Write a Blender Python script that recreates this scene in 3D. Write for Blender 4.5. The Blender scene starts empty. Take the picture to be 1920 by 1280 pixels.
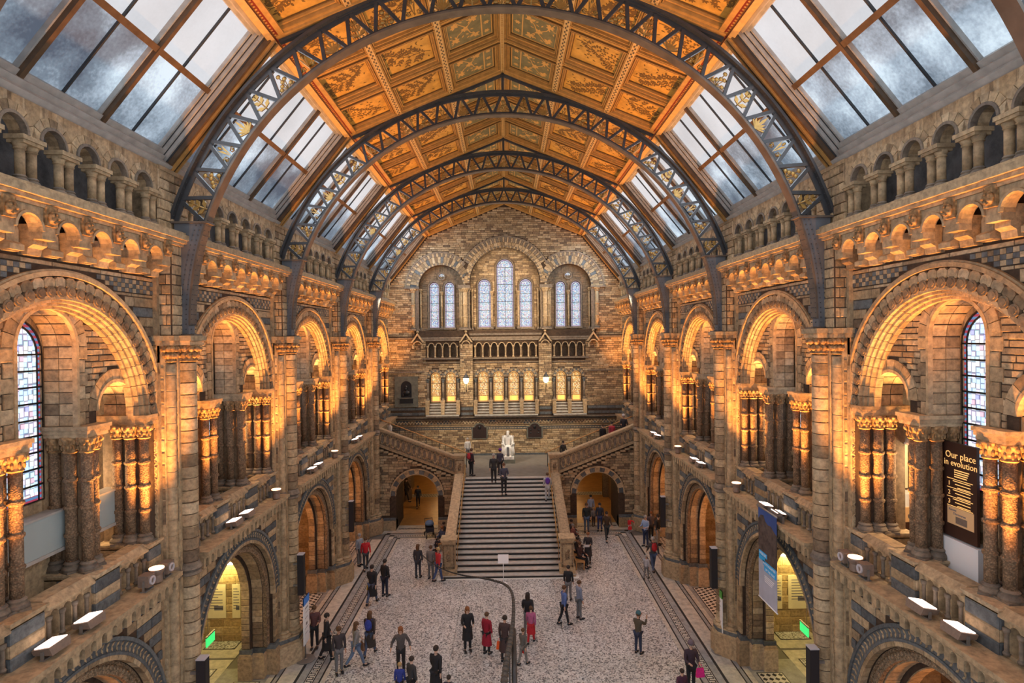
import bpy, math, random
from math import pi, sin, cos, sqrt, radians as R_
from mathutils import Vector, Matrix, Euler
random.seed(7)
C = bpy.context.scene.collection
SC = bpy.context.scene
# ------------------------------------------------------------------ camera, world, exposure
cam_d = bpy.data.cameras.new('camera'); cam = bpy.data.objects.new('camera', cam_d); C.objects.link(cam)
SC.camera = cam
cam_d.sensor_width = 36.0; cam_d.lens = 20.62; cam_d.clip_start = 0.05; cam_d.clip_end = 300
CAM = Vector((0, 0, 12.0))
CAM_M = (Matrix.Rotation(-0.0109, 4, 'Z') @ Matrix.Rotation(pi/2 - 0.0055, 4, 'X') @ Matrix.Rotation(-0.0115, 4, 'Z'))
cam.matrix_world = Matrix.Translation(CAM) @ CAM_M
FPX = 1099.7
def unproj(px, py, z=0.0):
    """point of the horizontal plane at height z that the camera sees at this place of the photograph"""
    d = CAM_M.to_3x3() @ Vector(((px-960)/FPX, (640-py)/FPX, -1.0))
    t = (z-12.0)/d.z
    return CAM + d*t
def unproj_y(px, py, y):
    d = CAM_M.to_3x3() @ Vector(((px-960)/FPX, (640-py)/FPX, -1.0))
    return CAM + d*(y/d.y)
SC.view_settings.view_transform = 'Standard'; SC.view_settings.look = 'None'
SC.view_settings.gamma = 1.0; SC.view_settings.use_curve_mapping = False
SC.view_settings.exposure = 0.0
W = bpy.data.worlds.new('world'); SC.world = W; W.use_nodes = True
bg = W.node_tree.nodes['Background']; bg.inputs[0].default_value = (0.90, 0.91, 0.98, 1); bg.inputs[1].default_value = 1.15
WARM = (1.0, 0.38, 0.075); GOLD = (1.0, 0.62, 0.22)
def lamp(name, kind, loc, energy, color, size=0.3, target=None, spot=None, blend=0.6, size_y=None):
    l = bpy.data.lights.new(name, kind); l.energy = energy; l.color = color
    if kind == 'AREA':
        l.size = size
        if size_y: l.shape = 'RECTANGLE'; l.size_y = size_y
    elif kind == 'SPOT':
        l.spot_size = spot or 1.2; l.spot_blend = blend; l.shadow_soft_size = size
    elif kind == 'POINT': l.shadow_soft_size = size
    o = bpy.data.objects.new(name, l); C.objects.link(o); o.location = loc
    if target is not None:
        o.rotation_euler = (Vector(target)-Vector(loc)).to_track_quat('-Z', 'Y').to_euler()
    return o
# bay layout of the hall: piers every 7.15 m
BAY = 7.15; P0 = 7.95
PIER_Y = [P0 + BAY*k for k in range(5)]
BAY_Y = [P0 + BAY*(k+.5) for k in range(5)]
YB = 43.9      # back wall
# ------------------------------------------------------------------ materials
def new_mat(name):
    m = bpy.data.materials.new(name); m.use_nodes = True
    nt = m.node_tree; b = nt.nodes['Principled BSDF']
    return m, nt, b
def L(nt, a, b): nt.links.new(a, b)
def node(nt, t, **kw):
    n = nt.nodes.new(t)
    for k, v in kw.items():
        if k.startswith('i_'): n.inputs[int(k[2:])].default_value = v
        else: setattr(n, k, v)
    return n
def ramp(nt, fac, cols, interp='LINEAR'):
    r = nt.nodes.new('ShaderNodeValToRGB'); e = r.color_ramp; e.interpolation = interp
    while len(e.elements) < len(cols): e.elements.new(.5)
    for el, (p, c) in zip(e.elements, cols):
        el.position = p; el.color = (*c, 1)
    L(nt, fac, r.inputs[0]); return r.outputs[0]
def mixc(nt, mode, fac, a, b):
    m = nt.nodes.new('ShaderNodeMix'); m.data_type = 'RGBA'; m.blend_type = mode
    for s, v in ((m.inputs[0], fac), (m.inputs[6], a), (m.inputs[7], b)):
        if isinstance(v, (int, float)): s.default_value = v
        elif isinstance(v, tuple): s.default_value = (*v, 1)
        else: L(nt, v, s)
    return m.outputs[2]
def mth(nt, op, a, b=0.0):
    m = nt.nodes.new('ShaderNodeMath'); m.operation = op
    for s, v in ((m.inputs[0], a), (m.inputs[1], b)):
        if isinstance(v, (int, float)): s.default_value = v
        else: L(nt, v, s)
    return m.outputs[0]
def position(nt): return nt.nodes.new('ShaderNodeNewGeometry')
def rnd(nt):
    g = nt.nodes.new('ShaderNodeNewGeometry'); oi = nt.nodes.new('ShaderNodeObjectInfo')
    return mth(nt, 'FRACT', mth(nt, 'ADD', g.outputs['Random Per Island'], oi.outputs['Random']))
def bump(nt, b, h, strength=.4, dist=.02):
    bp = nt.nodes.new('ShaderNodeBump'); bp.inputs['Strength'].default_value = strength; bp.inputs['Distance'].default_value = dist
    L(nt, h, bp.inputs['Height']); L(nt, bp.outputs[0], b.inputs['Normal'])
def stone(name, cols, rough=.75, bs=.5, grime=.48, carved=None, scale=6.0, island=True):
    """stone: one shade per block, grime by noise, fine relief"""
    m, nt, b = new_mat(name); g = position(nt)
    n = len(cols)
    base = ramp(nt, rnd(nt), [(i/max(1, n-1), c) for i, c in enumerate(cols)]) if island and n > 1 else None
    no = node(nt, 'ShaderNodeTexNoise'); no.inputs['Scale'].default_value = scale; no.inputs['Detail'].default_value = 6
    no.inputs['Roughness'].default_value = .65
    L(nt, g.outputs['Position'], no.inputs['Vector'])
    dirt = ramp(nt, no.outputs[0], [(.30, (1-grime,)*3), (.62, (1.12, 1.1, 1.06))])
    col = mixc(nt, 'MULTIPLY', 1.0, base if base else cols[0], dirt)
    h = no.outputs[0]
    if carved:
        v = node(nt, 'ShaderNodeTexVoronoi'); v.inputs['Scale'].default_value = carved; v.feature = 'SMOOTH_F1'
        tc = node(nt, 'ShaderNodeTexCoord')
        L(nt, tc.outputs['Object'], v.inputs['Vector'])
        k = ramp(nt, v.outputs[0], [(.15, (1.15,)*3), (.55, (.42,)*3)])
        col = mixc(nt, 'MULTIPLY', .85, col, k)
        h = mth(nt, 'SUBTRACT', mth(nt, 'MULTIPLY', h, .3), v.outputs[0])
    L(nt, col, b.inputs['Base Color']); b.inputs['Roughness'].default_value = rough
    b.inputs['Specular IOR Level'].default_value = .35
    bump(nt, b, h, bs, .03)
    return m
def plain(name, col, rough=.6, metal=0.0, noise=0.0, scale=20.0, spec=.4):
    m, nt, b = new_mat(name)
    b.inputs['Roughness'].default_value = rough; b.inputs['Metallic'].default_value = metal
    b.inputs['Specular IOR Level'].default_value = spec
    g = position(nt); no = node(nt, 'ShaderNodeTexNoise'); no.inputs['Scale'].default_value = scale; no.inputs['Detail'].default_value = 4
    L(nt, g.outputs['Position'], no.inputs['Vector'])
    d = ramp(nt, no.outputs[0], [(.3, (1-noise,)*3), (.7, (1.0,)*3)])
    L(nt, mixc(nt, 'MULTIPLY', 1.0, (col[0], col[1], col[2]), d), b.inputs['Base Color'])
    if noise > .05: bump(nt, b, no.outputs[0], noise, .01)
    return m
def emit(name, col, strength):
    m, nt, b = new_mat(name)
    b.inputs['Base Color'].default_value = (*col, 1); b.inputs['Emission Color'].default_value = (*col, 1)
    b.inputs['Emission Strength'].default_value = strength
    return m
BUFF = [(.43,.305,.175), (.50,.375,.23), (.31,.215,.12), (.46,.34,.205), (.21,.145,.085), (.55,.43,.28), (.36,.255,.15)]
M = {}
M['brick'] = stone('buff terracotta brick', BUFF, scale=9)
M['brick_grey'] = stone('blue grey terracotta', [(.115,.125,.135), (.15,.165,.175), (.08,.09,.10), (.13,.14,.15)], scale=9)
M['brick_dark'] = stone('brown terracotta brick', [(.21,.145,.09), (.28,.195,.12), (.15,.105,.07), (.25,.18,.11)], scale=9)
M['joint'] = stone('dark mortar', [(.07,.045,.03)], rough=.95, bs=.3, island=False)
M['stone'] = stone('buff terracotta dressing', [(.41,.30,.18), (.48,.36,.22), (.33,.24,.145)], scale=7)
M['stone_dark'] = stone('brown grey dressing', [(.19,.155,.12), (.24,.19,.145), (.15,.125,.105)], scale=7)
M['carved'] = stone('carved foliage terracotta', [(.45,.29,.15), (.36,.22,.11)], carved=18, bs=.9, scale=8)
M['carved_col'] = stone('carved leaf shaft', [(.33,.215,.13), (.28,.18,.105)], carved=34, bs=.45, scale=8)
M['carved_fine'] = stone('fine carved terracotta', [(.38,.27,.17), (.30,.21,.13)], carved=30, bs=.9, scale=8)
M['capital'] = stone('carved capital', [(.48,.30,.14), (.42,.25,.12)], carved=14, bs=1.0, scale=8)
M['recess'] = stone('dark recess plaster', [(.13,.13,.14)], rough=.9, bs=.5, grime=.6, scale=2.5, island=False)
M['iron'] = plain('grey painted iron', (.062,.063,.068), .45, .2, .35, 3.0)
M['iron_leg'] = plain('blue grey painted iron', (.13,.14,.16), .5, .1, .3, 3.0)
M['iron_brown'] = plain('brown painted iron flange', (.15,.115,.09), .5, .2, .4, 3.0)
M['gilt'] = plain('gilded ironwork', (.50,.30,.09), .4, .55, .3, 12)
M['wood_frame'] = plain('skylight frame paint', (.46,.44,.41), .5, 0, .3, 4)
M['wood_brown'] = plain('brown stained timber', (.13,.078,.042), .5, 0, .4, 5)
M['gold_mould'] = plain('gilded timber moulding', (.52,.28,.08), .45, .05, .3, 6)
M['gold_panel'] = stone('gold painted panel', [(.50,.285,.065)], rough=.5, bs=.2, grime=.35, scale=3, island=False)
M['green_panel'] = stone('dark green painted panel', [(.20,.17,.085)], rough=.5, bs=.2, grime=.35, scale=3, island=False)
M['paint_brown'] = plain('brown painted leaves and shade lines', (.13,.07,.02), .6)
M['paint_gold'] = plain('gold painted flowers', (.62,.34,.10), .5)
M['red_strip'] = plain('dark red painted strip', (.20,.025,.015), .5, 0, .2)
M['dark_wood'] = plain('dark chequer', (.10,.07,.04), .6)
M['beige'] = plain('cream painted strip', (.60,.38,.15), .5, 0, .2, 8)
M['black'] = plain('black paint', (.012,.012,.014), .45)
M['marble'] = plain('white marble', (.74,.72,.68), .35, 0, .15, 5)
M['bronze'] = plain('dark bronze', (.04,.042,.045), .35, .7, .3, 12)
M['handrail'] = plain('polished wooden handrail', (.42,.22,.08), .3)
M['grey_stone'] = stone('grey paving stone', [(.30,.31,.32), (.26,.27,.285)], rough=.55, bs=.15, grime=.35, scale=4)
M['pale_stone'] = stone('pale paving stone', [(.50,.48,.44), (.45,.43,.39)], rough=.5, bs=.15, grime=.35, scale=4)
M['floor_white'] = plain('white floor mosaic', (.60,.58,.53), .5, 0, .25, 30)
M['floor_black'] = plain('black floor mosaic', (.025,.027,.03), .4, 0, .1, 20)
M['grey_mortar'] = plain('floor bed', (.14,.135,.13), .8)
# ------------------------------------------------------------------ mesh builder
class MB:
    def __init__(s): s.v = []; s.f = []; s.sm = []; s.mi = []; s.m = 0
    def add(s, vs, fs, smooth=False, mp=None):
        o = len(s.v)
        s.v.extend([mp(*p) for p in vs] if mp else vs)
        s.f.extend([tuple(i+o for i in f) for f in fs]); s.sm.extend([smooth]*len(fs)); s.mi.extend([s.m]*len(fs))
        return s
    def box(s, x0, x1, y0, y1, z0, z1, mp=None):
        vs = [(x, y, z) for z in (z0, z1) for y in (y0, y1) for x in (x0, x1)]
        return s.add(vs, [(0,2,3,1), (4,5,7,6), (0,1,5,4), (2,6,7,3), (0,4,6,2), (1,3,7,5)], mp=mp)
    def hexa(s, p): return s.add(p, [(0,1,2,3), (7,6,5,4), (0,4,5,1), (1,5,6,2), (2,6,7,3), (3,7,4,0)])
    def quad(s, a, b, c, d): return s.add([a, b, c, d], [(0,1,2,3)])
    def prism(s, poly, mp, d0, d1):
        """poly of (a,b) swept between depths d0 and d1; mp(a,b,d)->xyz"""
        n = len(poly); vs = [mp(a, b, d0) for a, b in poly] + [mp(a, b, d1) for a, b in poly]
        fs = [tuple(range(n)), tuple(reversed(range(n, 2*n)))] + [(i, (i+1) % n, n+(i+1) % n, n+i) for i in range(n)]
        return s.add(vs, fs)
    def lathe(s, prof, cx=0, cy=0, n=14, a0=0.0, a1=2*pi, mp=None, cap=True):
        full = abs(a1-a0-2*pi) < 1e-6; k = n if full else n+1
        vs = []; fs = []
        for j in range(len(prof)-1):
            o = len(vs)
            for r, z in (prof[j], prof[j+1]):
                for i in range(k):
                    a = a0+(a1-a0)*i/n; vs.append((cx+r*cos(a), cy+r*sin(a), z))
            for i in range(n):
                i2 = (i+1) % k
                fs.append((o+i, o+i2, o+k+i2, o+k+i))
        if cap and full: fs += [tuple(reversed(range(k))), tuple(range(len(vs)-k, len(vs)))]
        return s.add(vs, fs, True, mp)
    def tube(s, pts, r, n=6, closed=False):
        pts = [Vector(p) for p in pts]; m = len(pts); vs = []
        rr = r if isinstance(r, (list, tuple)) else [r]*m
        for i, p in enumerate(pts):
            if closed: t = pts[(i+1) % m]-pts[i-1]
            else: t = pts[min(i+1, m-1)]-pts[max(i-1, 0)]
            t = t.normalized() if t.length > 1e-9 else Vector((0,0,1))
            up = Vector((0,0,1)) if abs(t.z) < .95 else Vector((1,0,0))
            a = t.cross(up).normalized(); b = t.cross(a)
            for k in range(n):
                q = p + (a*cos(2*pi*k/n)+b*sin(2*pi*k/n))*rr[i]; vs.append(tuple(q))
        fs = []
        for i in range(m if closed else m-1):
            j = (i+1) % m
            for k in range(n):
                k2 = (k+1) % n; fs.append((i*n+k, i*n+k2, j*n+k2, j*n+k))
        if not closed: fs += [tuple(reversed(range(n))), tuple(range((m-1)*n, m*n))]
        return s.add(vs, fs, True)
    def ball(s, c, r, n=8, m=6):
        rx, ry, rz = r if isinstance(r, (tuple, list)) else (r, r, r); vs = [(c[0], c[1], c[2]-rz)]
        for j in range(1, m):
            t = -pi/2+pi*j/m
            for i in range(n): vs.append((c[0]+rx*cos(t)*cos(2*pi*i/n), c[1]+ry*cos(t)*sin(2*pi*i/n), c[2]+rz*sin(t)))
        vs.append((c[0], c[1], c[2]+rz)); T = len(vs)-1; fs = []
        for i in range(n):
            i2 = (i+1) % n; fs.append((0, 1+i2, 1+i)); fs.append((T, T-n+i, T-n+i2))
            for j in range(m-2): fs.append((1+j*n+i, 1+j*n+i2, 1+(j+1)*n+i2, 1+(j+1)*n+i))
        return s.add(vs, fs, True)
    def band(s, cu, cz, r0, r1, a0, a1, n, d0, d1, mp):
        """ring segment r0..r1 between angles, depth d0 (front) to d1; mp(u,z,d)"""
        vs = []
        for i in range(n+1):
            a = a0+(a1-a0)*i/n; c, q = cos(a), sin(a)
            for r in (r0, r1):
                for d in (d0, d1): vs.append(mp(cu+r*c, cz+r*q, d))
        fs = [(0,1,3,2), (4*n, 4*n+2, 4*n+3, 4*n+1)]
        for i in range(n):
            o = 4*i; p = o+4
            fs += [(o,p,p+1,o+1), (o+2,o+3,p+3,p+2), (o,o+2,p+2,p), (o+1,p+1,p+3,o+3)]
        return s.add(vs, fs)
    def mesh(s, name, mat=None):
        me = bpy.data.meshes.new(name); me.from_pydata(s.v, [], s.f)
        me.polygons.foreach_set('use_smooth', s.sm)
        ms = mat if isinstance(mat, (list, tuple)) else [mat]
        for m in ms:
            if m: me.materials.append(m)
        if max(s.mi, default=0): me.polygons.foreach_set('material_index', s.mi)
        me.update(); return me
    def build(s, name, mat, parent=None, loc=None, kind=None, label=None):
        return obj(name, s.mesh(name, mat), parent, loc, kind=kind, label=label)
def obj(name, me, parent=None, loc=None, rot=None, scale=None, kind=None, label=None, group=None, cat=None):
    o = bpy.data.objects.new(name, me); C.objects.link(o)
    if parent: o.parent = parent
    if loc: o.location = loc
    if rot: o.rotation_euler = rot
    if scale: o.scale = scale
    if kind: o['kind'] = kind
    if label: o['label'] = label
    if group: o['group'] = group
    if cat: o['category'] = cat
    return o
def empty(name, loc=(0,0,0), rotz=0, label=None, cat=None, group=None, kind=None, scale=None):
    o = obj(name, None, None, loc, (0,0,rotz) if rotz else None, scale, kind, label, group, cat)
    o.empty_display_size = .2; return o
def dup(o, parent=None):
    c = o.copy(); C.objects.link(c)
    if parent: c.parent = parent
    for ch in list(o.children): dup(ch, c)
    return c
# wall plate with round-headed openings.  local coords (u, z, depth)
def plate(mb, u0, u1, z0, z1, holes, d0, d1, mp, top=None, seg=12, ends=True):
    us = {round(u0, 5), round(u1, 5)}
    for (cu, hw, zb, zs) in holes:
        for i in range(seg+1):
            u = cu-hw*cos(pi*i/seg)
            if u0 < u < u1: us.add(round(u, 5))
    if top:
        for u in top[1]:
            if u0 < u < u1: us.add(round(u, 5))
    us = sorted(us); tf = top[0] if top else (lambda u: z1)
    def arc(h, u):
        x = max(0.0, h[1]**2-(u-h[0])**2); return h[3]+sqrt(x)
    for a, b in zip(us[:-1], us[1:]):
        if b-a < 1e-5: continue
        mid = (a+b)/2
        hs = sorted([h for h in holes if abs(mid-h[0]) < h[1]], key=lambda h: h[2])
        lo = (z0, z0); cuts = []
        for h in hs:
            cuts.append((lo, (h[2], h[2]))); lo = (arc(h, a), arc(h, b))
        cuts.append((lo, (tf(a), tf(b))))
        for (l0, l1), (t0, t1) in cuts:
            if t0-l0 < 1e-4 and t1-l1 < 1e-4: continue
            mb.quad(mp(a, l0, d0), mp(b, l1, d0), mp(b, t1, d0), mp(a, t0, d0))
            mb.quad(mp(b, l1, d1), mp(a, l0, d1), mp(a, t0, d1), mp(b, t1, d1))
            mb.quad(mp(a, l0, d1), mp(b, l1, d1), mp(b, l1, d0), mp(a, l0, d0))
            mb.quad(mp(a, t0, d0), mp(b, t1, d0), mp(b, t1, d1), mp(a, t0, d1))
    for (cu, hw, zb, zs) in holes:
        for sgn in (-1, 1):
            u = cu+sgn*hw
            if u0-1e-6 < u < u1+1e-6 and zs > zb: mb.quad(mp(u, zb, d0), mp(u, zs, d0), mp(u, zs, d1), mp(u, zb, d1))
    if ends:
        for u in (u0, u1): mb.quad(mp(u, z0, d0), mp(u, tf(u), d0), mp(u, tf(u), d1), mp(u, z0, d1))
    return mb
def masonry(u0, u1, z0, z1, ch, ln, holes=(), top=None, rs=None, minlen=.08, var=.25):
    """blocks (ua, ub, za, zb, row) laid in courses, cut short at the openings; holes (cu, hw, zb, zs)"""
    rs = rs or random; out = []; n = max(1, round((z1-z0)/ch)); h = (z1-z0)/n
    for r in range(n):
        a, b = z0+r*h, z0+(r+1)*h
        iv = [(u0, u1)]
        if top:
            w = top(b)
            iv = [(max(u0, -w), min(u1, w))]
            if iv[0][1]-iv[0][0] < minlen: continue
        for (cu, hw, zb, zs) in holes:
            if b <= zb+1e-6: continue
            zz = max(a, zs)
            if zz >= zs+hw: continue
            half = hw if a <= zs else sqrt(max(0, hw*hw-(a-zs)**2))
            ni = []
            for p, q in iv:
                if cu-half > p: ni.append((p, min(q, cu-half)))
                if cu+half < q: ni.append((max(p, cu+half), q))
            iv = ni
        for p, q in iv:
            if q-p < .02: continue
            u = p; first = True
            while u < q-1e-6:
                l = ln*(1+rs.uniform(-var, var))
                if first and r % 2: l *= .5
                first = False
                e = u+l
                if q-e < ln*.35: e = q
                out.append((u, e, a, b, r)); u = e
    return out
BR = MB()   # unit brick: chamfered face towards -depth (local x = depth 0..1, y, z centred)
_e = .10
BR.add([(1,-.5,-.5), (1,.5,-.5), (1,.5,.5), (1,-.5,.5), (.25,-.5,-.5), (.25,.5,-.5), (.25,.5,.5), (.25,-.5,.5),
        (0,-.5+_e*.35,-.5+_e), (0,.5-_e*.35,-.5+_e), (0,.5-_e*.35,.5-_e), (0,-.5+_e*.35,.5-_e)],
       [(8,9,10,11), (4,5,9,8), (5,6,10,9), (6,7,11,10), (7,4,8,11), (0,1,5,4), (1,2,6,5), (2,3,7,6), (3,0,4,7)])
BRICK_ME = {}
def brick_mesh(mat):
    if mat not in BRICK_ME: BRICK_ME[mat] = BR.mesh('brick', M[mat])
    return BRICK_ME[mat]
def lay(blocks, face, matf, spec, limit=300, depth=.06, proud=.02, gap=.010, jit=.008, rs=None, name='brick', axis='x', sortkey=None):
    """turn blocks into brick entries of the spec (largest first), the rest joined into one stuff mesh.
    face: depth coordinate of the wall plane; axis 'x': wall looks to -x local (u=y); 'y': wall looks to -y (u=x);
    'y+': looks to +y"""
    rs = rs or random
    bl = sorted(blocks, key=sortkey or (lambda b: -(b[1]-b[0])*(b[3]-b[2])))
    rest = {}
    for i, b in enumerate(bl):
        ua, ub, za, zb = b[:4]; mat = matf(b); f = face-proud+rs.uniform(-jit, jit)
        su, sz = (ub-ua)-2*gap, (zb-za)-2*gap
        if su < .02: continue
        cu, cz = (ua+ub)/2, (za+zb)/2
        if i < limit:
            if axis == 'x': loc, rot, sc = (f, cu, cz), None, (depth, su, sz)
            elif axis == 'y': loc, rot, sc = (cu, f, cz), (0, 0, pi/2), (depth, su, sz)
            else: loc, rot, sc = (cu, 2*face-f, cz), (0, 0, -pi/2), (depth, su, sz)
            spec.append((name, brick_mesh(mat), loc, rot, sc, None, None))
        else:
            mb = rest.setdefault(mat, MB())
            for_ = []
            for (x, y, z) in BR.v:
                if axis == 'x': for_.append((f+x*depth, cu+y*su, cz+z*sz))
                elif axis == 'y': for_.append((cu-y*su, f+x*depth, cz+z*sz))
                else: for_.append((cu+y*su, 2*face-f-x*depth, cz+z*sz))
            mb.add(for_, BR.f)
    for mat, mb in rest.items():
        spec.append((name+'work', mb.mesh(name+'work', M[mat]), None, None, None, 'stuff', None))
def put(spec, root):
    """instantiate a spec list under a root; entries: name, mesh, loc, rot, scale, kind, parent index"""
    made = []
    for (name, me, loc, rot, sc, kind, par) in spec:
        p = root if par is None else made[par]
        made.append(obj(name, me, p, loc, rot, sc, kind))
    return made
mX = lambda u, z, d: (d, u, z)          # side wall plane: depth = |x|
# ================================================================== side walls: one bay, described once and set five times a side
def ring_piece(cr0, cr1, n, a0, a1, d0, d1, gap=.008, seg=3):
    """one voussoir centred on angle pi/2, as mesh around the arch centre"""
    w = (a1-a0)/n; mb = MB(); g = gap/((cr0+cr1)/2)
    mb.band(0, 0, cr0, cr1, pi/2-w/2+g, pi/2+w/2-g, seg, d0, d1, mX)
    return mb, w
def ring_spec(spec, name, cu, cz, r0, r1, n, d0, d1, mats, a0=0.0, a1=pi, seg=2, alt=None):
    mb, w = ring_piece(r0, r1, n, a0, a1, d0, d1, seg=seg)
    mes = [mb.mesh(name, M[m]) for m in mats]
    for i in range(n):
        a = a0+w*(i+.5)
        me = mes[i % len(mes)] if alt else random.choice(mes)
        # turn about the depth axis: rotation from angle pi/2 to a
        spec.append((name, me, (0, cu, cz), (a-pi/2, 0, 0), None, None, None))
def shaft_mesh(r, z0, z1, nring=4, mat='carved_col', carved=True):
    """shaft with annulets; base and capital are pieces of their own"""
    mb = MB(); prof = [(r, z0)]
    for i in range(1, nring):
        z = z0+(z1-z0)*i/nring
        prof += [(r, z-.045), (r*1.22, z-.03), (r*1.28, z), (r*1.22, z+.03), (r, z+.045)]
    prof.append((r, z1)); mb.lathe(prof, n=12)
    return mb
def base_mb(r, z0, h=.2):
    mb = MB(); mb.lathe([(r*1.65, z0), (r*1.65, z0+h*.25), (r*1.5, z0+h*.45), (r*1.2, z0+h*.6), (r*1.35, z0+h*.8), (r*1.05, z0+h)], n=12)
    mb.box(-r*1.6, r*1.6, -r*1.6, r*1.6, z0-.05, z0+.02); return mb
def cap_mb(r, z0, z1):
    mb = MB(); h = z1-z0
    mb.lathe([(r*1.02, z0), (r*1.25, z0+h*.08), (r*1.05, z0+h*.15), (r*1.2, z0+h*.5), (r*1.65, z0+h*.85), (r*1.7, z1)], n=12)
    for k in range(8):           # leaf curls
        a = k*pi/4; mb.ball((r*1.5*cos(a), r*1.5*sin(a), z0+h*.72), (r*.33, r*.33, h*.2), 6, 4)
        mb.ball((r*1.2*cos(a+.39), r*1.2*sin(a+.39), z0+h*.36), (r*.25, r*.25, h*.2), 6, 4)
    return mb
bay_spec = []; S = bay_spec
rs = random.Random(3)
HOLE_UP = (0, 2.62, 7.2, 10.25)
# --- upper wall plate with its big arch, spandrels
b = MB(); plate(b, -2.9, 2.9, 7.2, 14.5, [HOLE_UP], 8.6, 8.97, mX, seg=40)
S.append(('spandrel', b.mesh('spandrel', M['joint']), None, None, None, None, None))
# lit reveal mouldings of the big arch
b = MB()
for (r0, r1, d0, d1) in ((2.60, 2.68, 8.56, 8.66), (2.54, 2.62, 8.64, 8.74), (2.48, 2.56, 8.72, 8.84), (2.42, 2.50, 8.82, 8.98)):
    b.band(0, 0, r0, r1, pi/2-pi/64+.0028, pi/2+pi/64-.0028, 2, d0, d1, mX)
_m = b.mesh('arch_stone', M['stone'])
for i in range(32): S.append(('arch_stone', _m, (0, 0, 10.25), (pi/32*(i+.5)-pi/2, 0, 0), None, None, None))
b = MB(); b.band(0, 10.25, 3.05, 3.14, .32, pi-.32, 48, 8.50, 8.62, mX); b.band(0, 10.25, 3.10, 3.18, .32, pi-.32, 48, 8.54, 8.62, mX)
S.append(('label_moulding', b.mesh('label_moulding', M['stone']), None, None, None, None, None))
_h = MB(); _w = pi/34*.93; _pp = lambda r, a: (r*cos(pi/2+a), r*sin(pi/2+a))
_h.prism([_pp(2.80, 0), _pp(2.86, _w/2), _pp(2.98, _w/2), _pp(3.03, _w/4), _pp(3.03, -_w/4), _pp(2.98, -_w/2), _pp(2.86, -_w/2)], mX, 8.55, 8.62); _h = _h.mesh('hexagon_voussoir', M['brick'])
for i in range(34): S.append(('hexagon_voussoir', _h, (0, 0, 10.25), (pi/34*(i+.5)-pi/2, 0, 0), None, None, None))
# hexagon points: lower ring of pointed scales
mb = MB(); w = pi/34
for (r0, r1, a) in ((2.70, 2.86, w/2),):
    for (rr, d) in ((.115, 8.535), (.07, 8.52)):
        mb.prism([(rr*cos(t*pi/5), 2.755+rr*sin(t*pi/5)) for t in range(10)], mX, d, 8.6)
sc_me = mb.mesh('scale', M['brick_dark'])
for i in range(34): S.append(('scale_voussoir', sc_me, (0, 0, 10.25), (w*(i+.5)-pi/2, 0, 0), None, None, None))
# --- spandrel blocks: stripes and chequer (outside the label)
HL = (0, 3.16, 7.2, 10.25)
bl = masonry(-2.88, 2.88, 10.3, 13.06, .23, .62, [HL], rs=rs)
lay(bl, 8.6, lambda q: 'brick_grey' if q[4] % 3 == 1 else ('brick' if rs.random() < .8 else 'brick_dark'), S, 60, depth=.05, rs=rs)
for z0, z1, m in ((13.06, 13.14, 'brick'), (13.46, 13.56, 'brick')):
    lay(masonry(-2.88, 2.88, z0, z1, .1, .6, [HL], rs=rs), 8.6, lambda q, m=m: m, S, 20, depth=.05, rs=rs)
ch = MB(); cg = MB()
for i in range(44):
    for j in range(3):
        u = -2.88+i*.131; z = 13.15+j*.1
        if u*u+(z-10.25)**2 < 3.22**2: continue
        (cg if (i+j) % 2 else ch).box(8.585, 8.62, u+.004, u+.127, z+.004, z+.096)
S.append(('chequer', ch.mesh('chequer', M['brick']), None, None, None, 'stuff', None))
S.append(('chequer', cg.mesh('chequer', M['brick_grey']), None, None, None, 'stuff', None))
# --- tympanum with the window embrasure and two small arches
T_H = [(0, .76, 10.25, 11.93), (-1.98, .6, 10.25, 10.53), (1.98, .6, 10.25, 10.53)]
b = MB(); plate(b, -2.66, 2.66, 10.25, 12.9, T_H, 8.96, 9.6, mX, top=((lambda u: 10.25+sqrt(max(.02, 2.66**2-u*u))), [i*.19-2.66 for i in range(29)]), seg=16)
S.append(('tympanum', b.mesh('tympanum', M['joint']), None, None, None, None, None))
TR = [(0, 1.03, 10.25, 11.93), (-1.98, .84, 10.25, 10.53), (1.98, .84, 10.25, 10.53)]
bl = masonry(-2.5, 2.5, 10.27, 12.8, .13, .42, TR, top=lambda z: sqrt(max(0, 2.5**2-(z-10.25)**2)), rs=rs, var=.45)
lay(bl, 8.96, lambda q: 'brick' if rs.random() < .8 else 'brick_dark', S, 170, depth=.05, proud=.022, rs=rs)
ring_spec(S, 'voussoir', 0, 11.93, .80, 1.06, 11, 8.915, 8.98, ['brick'], seg=2)
for s in (-1, 1): ring_spec(S, 'voussoir', s*1.98, 10.53, .64, .88, 9, 8.915, 8.98, ['brick'], seg=2)
for s in (-1, 1):
    for k in range(6):
        z = 10.27+k*.277; wdt = .30 if k % 2 else .22
        S.append(('quoin', brick_mesh('brick'), (8.92, s*(.79+wdt/2), z+.138), None, (.05, wdt-.01, .265), None, None))
b = MB()
b.band(0, 11.93, .74, .81, 0, pi, 20, 8.90, 9.0, mX)
for s in (-1, 1):
    b.box(8.90, 9.0, min(s*.74, s*.81), max(s*.74, s*.81), 10.25, 11.93)
    b.band(s*1.98, 10.53, .58, .65, 0, pi, 16, 8.90, 9.0, mX)
S.append(('roll_moulding', b.mesh('roll_moulding', M['stone']), None, None, None, None, None))
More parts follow.
